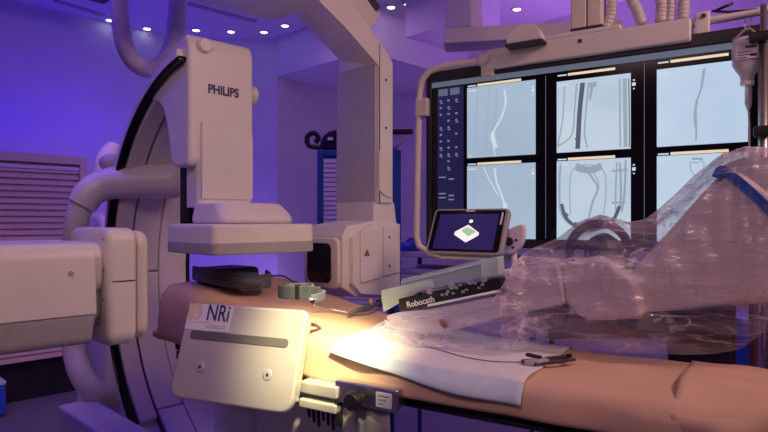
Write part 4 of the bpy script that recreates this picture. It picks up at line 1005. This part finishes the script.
# wire and torque clip on the pad
pts = [(400, 327), (407, 336), (420, 344), (440, 350), (465, 357), (495, 361.5), (526, 362)]
bm = bmesh.new(); tube(bm, spline([onsheet(px, py, .014) for px, py in pts], 8), .0016, 6)
o = obj('guide_wire', bm, M['strap'], smooth=True); o.location = T.world(0, 0, 0); o.rotation_euler = (0, 0, T.a); tag(o, 'thin dark guide wire curving over the white pad to the clip', 'wire')
ck = in_frame(T, 'torque_clip', 'small grey plastic wire clip with a black lever on the pad edge', 'clip')
a_, b_ = onsheet(524, 363, .018), onsheet(572, 357.5, .018); d_ = (b_-a_).normalized(); n_ = Vector((-d_.y, d_.x, 0))
bm = bmesh.new(); Mx_ = Matrix.Translation(a_) @ Matrix(((d_.x, n_.x, 0, 0), (d_.y, n_.y, 0, 0), (d_.z, 0, 1, 0), (0, 0, 0, 1)))
Lc = (b_-a_).length
box(bm, .0, Lc, .004, .016, -.004, .008, Mx_); box(bm, .02, Lc-.01, -.03, -.02, -.004, .004, Mx_); box(bm, Lc-.03, Lc-.018, -.022, .006, -.004, .004, Mx_); obj('clip_frame', bm, M['strapgrey'], ck, bevel=.002)
bm = bmesh.new(); prism(bm, [(-.004, -.004), (.03, -.03), (.075, -.026), (.08, .004), (.04, .014)], 'z', -.006, .010)
bmesh.ops.transform(bm, matrix=Mx_, verts=bm.verts[:]); obj('clip_body', bm, M['fork'], ck, bevel=.003)
bm = bmesh.new(); box(bm, .045, .06, -.02, .035, .008, .018, Mx_ @ Matrix.Rotation(R(12), 4, 'Z')); obj('lever', bm, M['black'], ck, bevel=.002)
bm = bmesh.new(); lathe(bm, [(.008, 0), (.008, .008)], rot_to((0, 0, 1), b_+Vector((0, 0, .004))-d_*.01), 12); obj('end_screw', bm, M['black'], ck)

# post and curtain at the right edge behind the drape
po = thing('brown_post', 'dark brown upright post behind the drape at the right edge', 'post', (W(756, 350, 2.75).x, 2.75, 0))
boxo('post_shaft', M['brown'], po, -.022, .022, -.022, .022, 0.03, 1.30, .004); boxo('post_base', M['black'], po, -.12, .12, -.12, .12, 0, .03, .006)
cu_ = thing('blue_bin', 'blue bin partly hidden behind the drape at the right edge', 'bin', (W(790, 350, 3.05).x, 3.05, 0))
bm = bmesh.new()
lo = rrect(-.22, .22, -.16, .16, .04); hi = rrect(-.25, .25, -.19, .19, .05)
va = [bm.verts.new((x, y, 0)) for x, y in lo]; vb = [bm.verts.new((x, y, .98)) for x, y in hi]; n = len(lo)
bm.faces.new(va[::-1]); bm.faces.new(vb)
for i in range(n): bm.faces.new((va[i], va[(i+1) % n], vb[(i+1) % n], vb[i]))
obj('bin_body', bm, M['blueplas'], cu_, bevel=.01); prismo('bin_rim', M['blueplas'], cu_, rrect(-.265, .265, -.205, .205, .05), 'z', .96, 1.0, .006)

# ================================================================== LIGHT
def area(name, loc, target, sx, sy, col, power, spread=180):
    l = bpy.data.lights.new(name, 'AREA'); l.shape = 'RECTANGLE'; l.size = sx; l.size_y = sy; l.color = col; l.energy = power; l.spread = R(spread)
    o = bpy.data.objects.new(name, l); COL.objects.link(o); o.location = loc
    o.rotation_euler = (Vector(target)-Vector(loc)).to_track_quat('-Z', 'Y').to_euler(); return o
area('unseen_warm_lamp', (2.0, .9, 3.3), (-.1, 2.5, 1.2), 1.0, .8, (1, .57, .52), 24, 120)  # warm key from the right, its fixture unseen
area('unseen_warm_lamp', (-.8, .2, 3.3), (-.5, 2.4, 1.2), 1.2, 1.0, (1, .62, .68), 9.5, 100)  # soft overhead fill for the camera-facing sides, no fixture modelled
area('unseen_warm_lamp', (-1.5, 2.4, 3.3), (-2.5, 3.9, 1.1), .6, .6, (1, .55, .55), 4, 75)  # fill added only to brighten the louvred cabinets
# blue LED strips: on top of the wall cabinets, behind the gantry, low on the back wall and in the ceiling coves; plus an added floor wash
area('colour_wash', (-2.62, 5.0, 2.12), (-2.9, 5.4, 3.2), 1.6, .1, (.03, .0, 1), 6)
area('colour_wash', (-2.0, 5.3, .9), (-1.75, 6.2, 2.2), .8, .4, (.05, .01, 1), 7)
area('colour_wash', (-1.05, 5.6, .5), (-1.2, 6.2, 2.0), .4, .3, (.45, .26, .9), 5)
area('colour_wash', (2.2, 4.35, 1.5), (2.1, 4.9, 2.9), 2.0, .3, (.50, .20, 1), 24, 120)
area('colour_wash', (-.5, 4.9, 3.25), (-.3, 5.3, 0), .8, .5, (.7, .36, .8), 5)
area('colour_wash', (-2.2, 2.6, 3.3), (-1.8, 3.6, 0), 1.2, .6, (.05, .0, 1), 20)
area('colour_wash', (.9, 3.4, .25), (.4, 2.4, 0), .8, .3, (.35, .14, 1), 4)  # purple light added to tint the floor beyond the table, no strip there
s = bpy.data.lights.new('operating_lamp', 'SPOT'); s.energy = 1050; s.color = (1, .85, .44); s.spot_size = R(14.5); s.spot_blend = .9; s.shadow_soft_size = .10
so = bpy.data.objects.new('operating_lamp', s); COL.objects.link(so); so.location = (.15, .6, 3.0)
so.rotation_euler = (Vector((-.20, 2.06, 1.07))-Vector(so.location)).to_track_quat('-Z', 'Y').to_euler()
w = bpy.data.worlds.new('world'); sc.world = w; w.use_nodes = True
w.node_tree.nodes['Background'].inputs[0].default_value = (.4, .3, .7, 1); w.node_tree.nodes['Background'].inputs[1].default_value = .05

# ================================================================== CAMERA
cd = bpy.data.cameras.new('camera'); cam = bpy.data.objects.new('camera', cd); COL.objects.link(cam)
cd.sensor_width = 36; cd.lens = F/768*36; cd.shift_y = (HY-216)/768; cd.clip_start = .05
cam.location = (0, 0, CAMZ); cam.rotation_euler = (R(90), 0, 0); sc.camera = cam
sc.view_settings.view_transform = 'Standard'; sc.view_settings.look = 'None'; sc.view_settings.gamma = 1; sc.view_settings.exposure = 0
sc.view_settings.use_curve_mapping = False
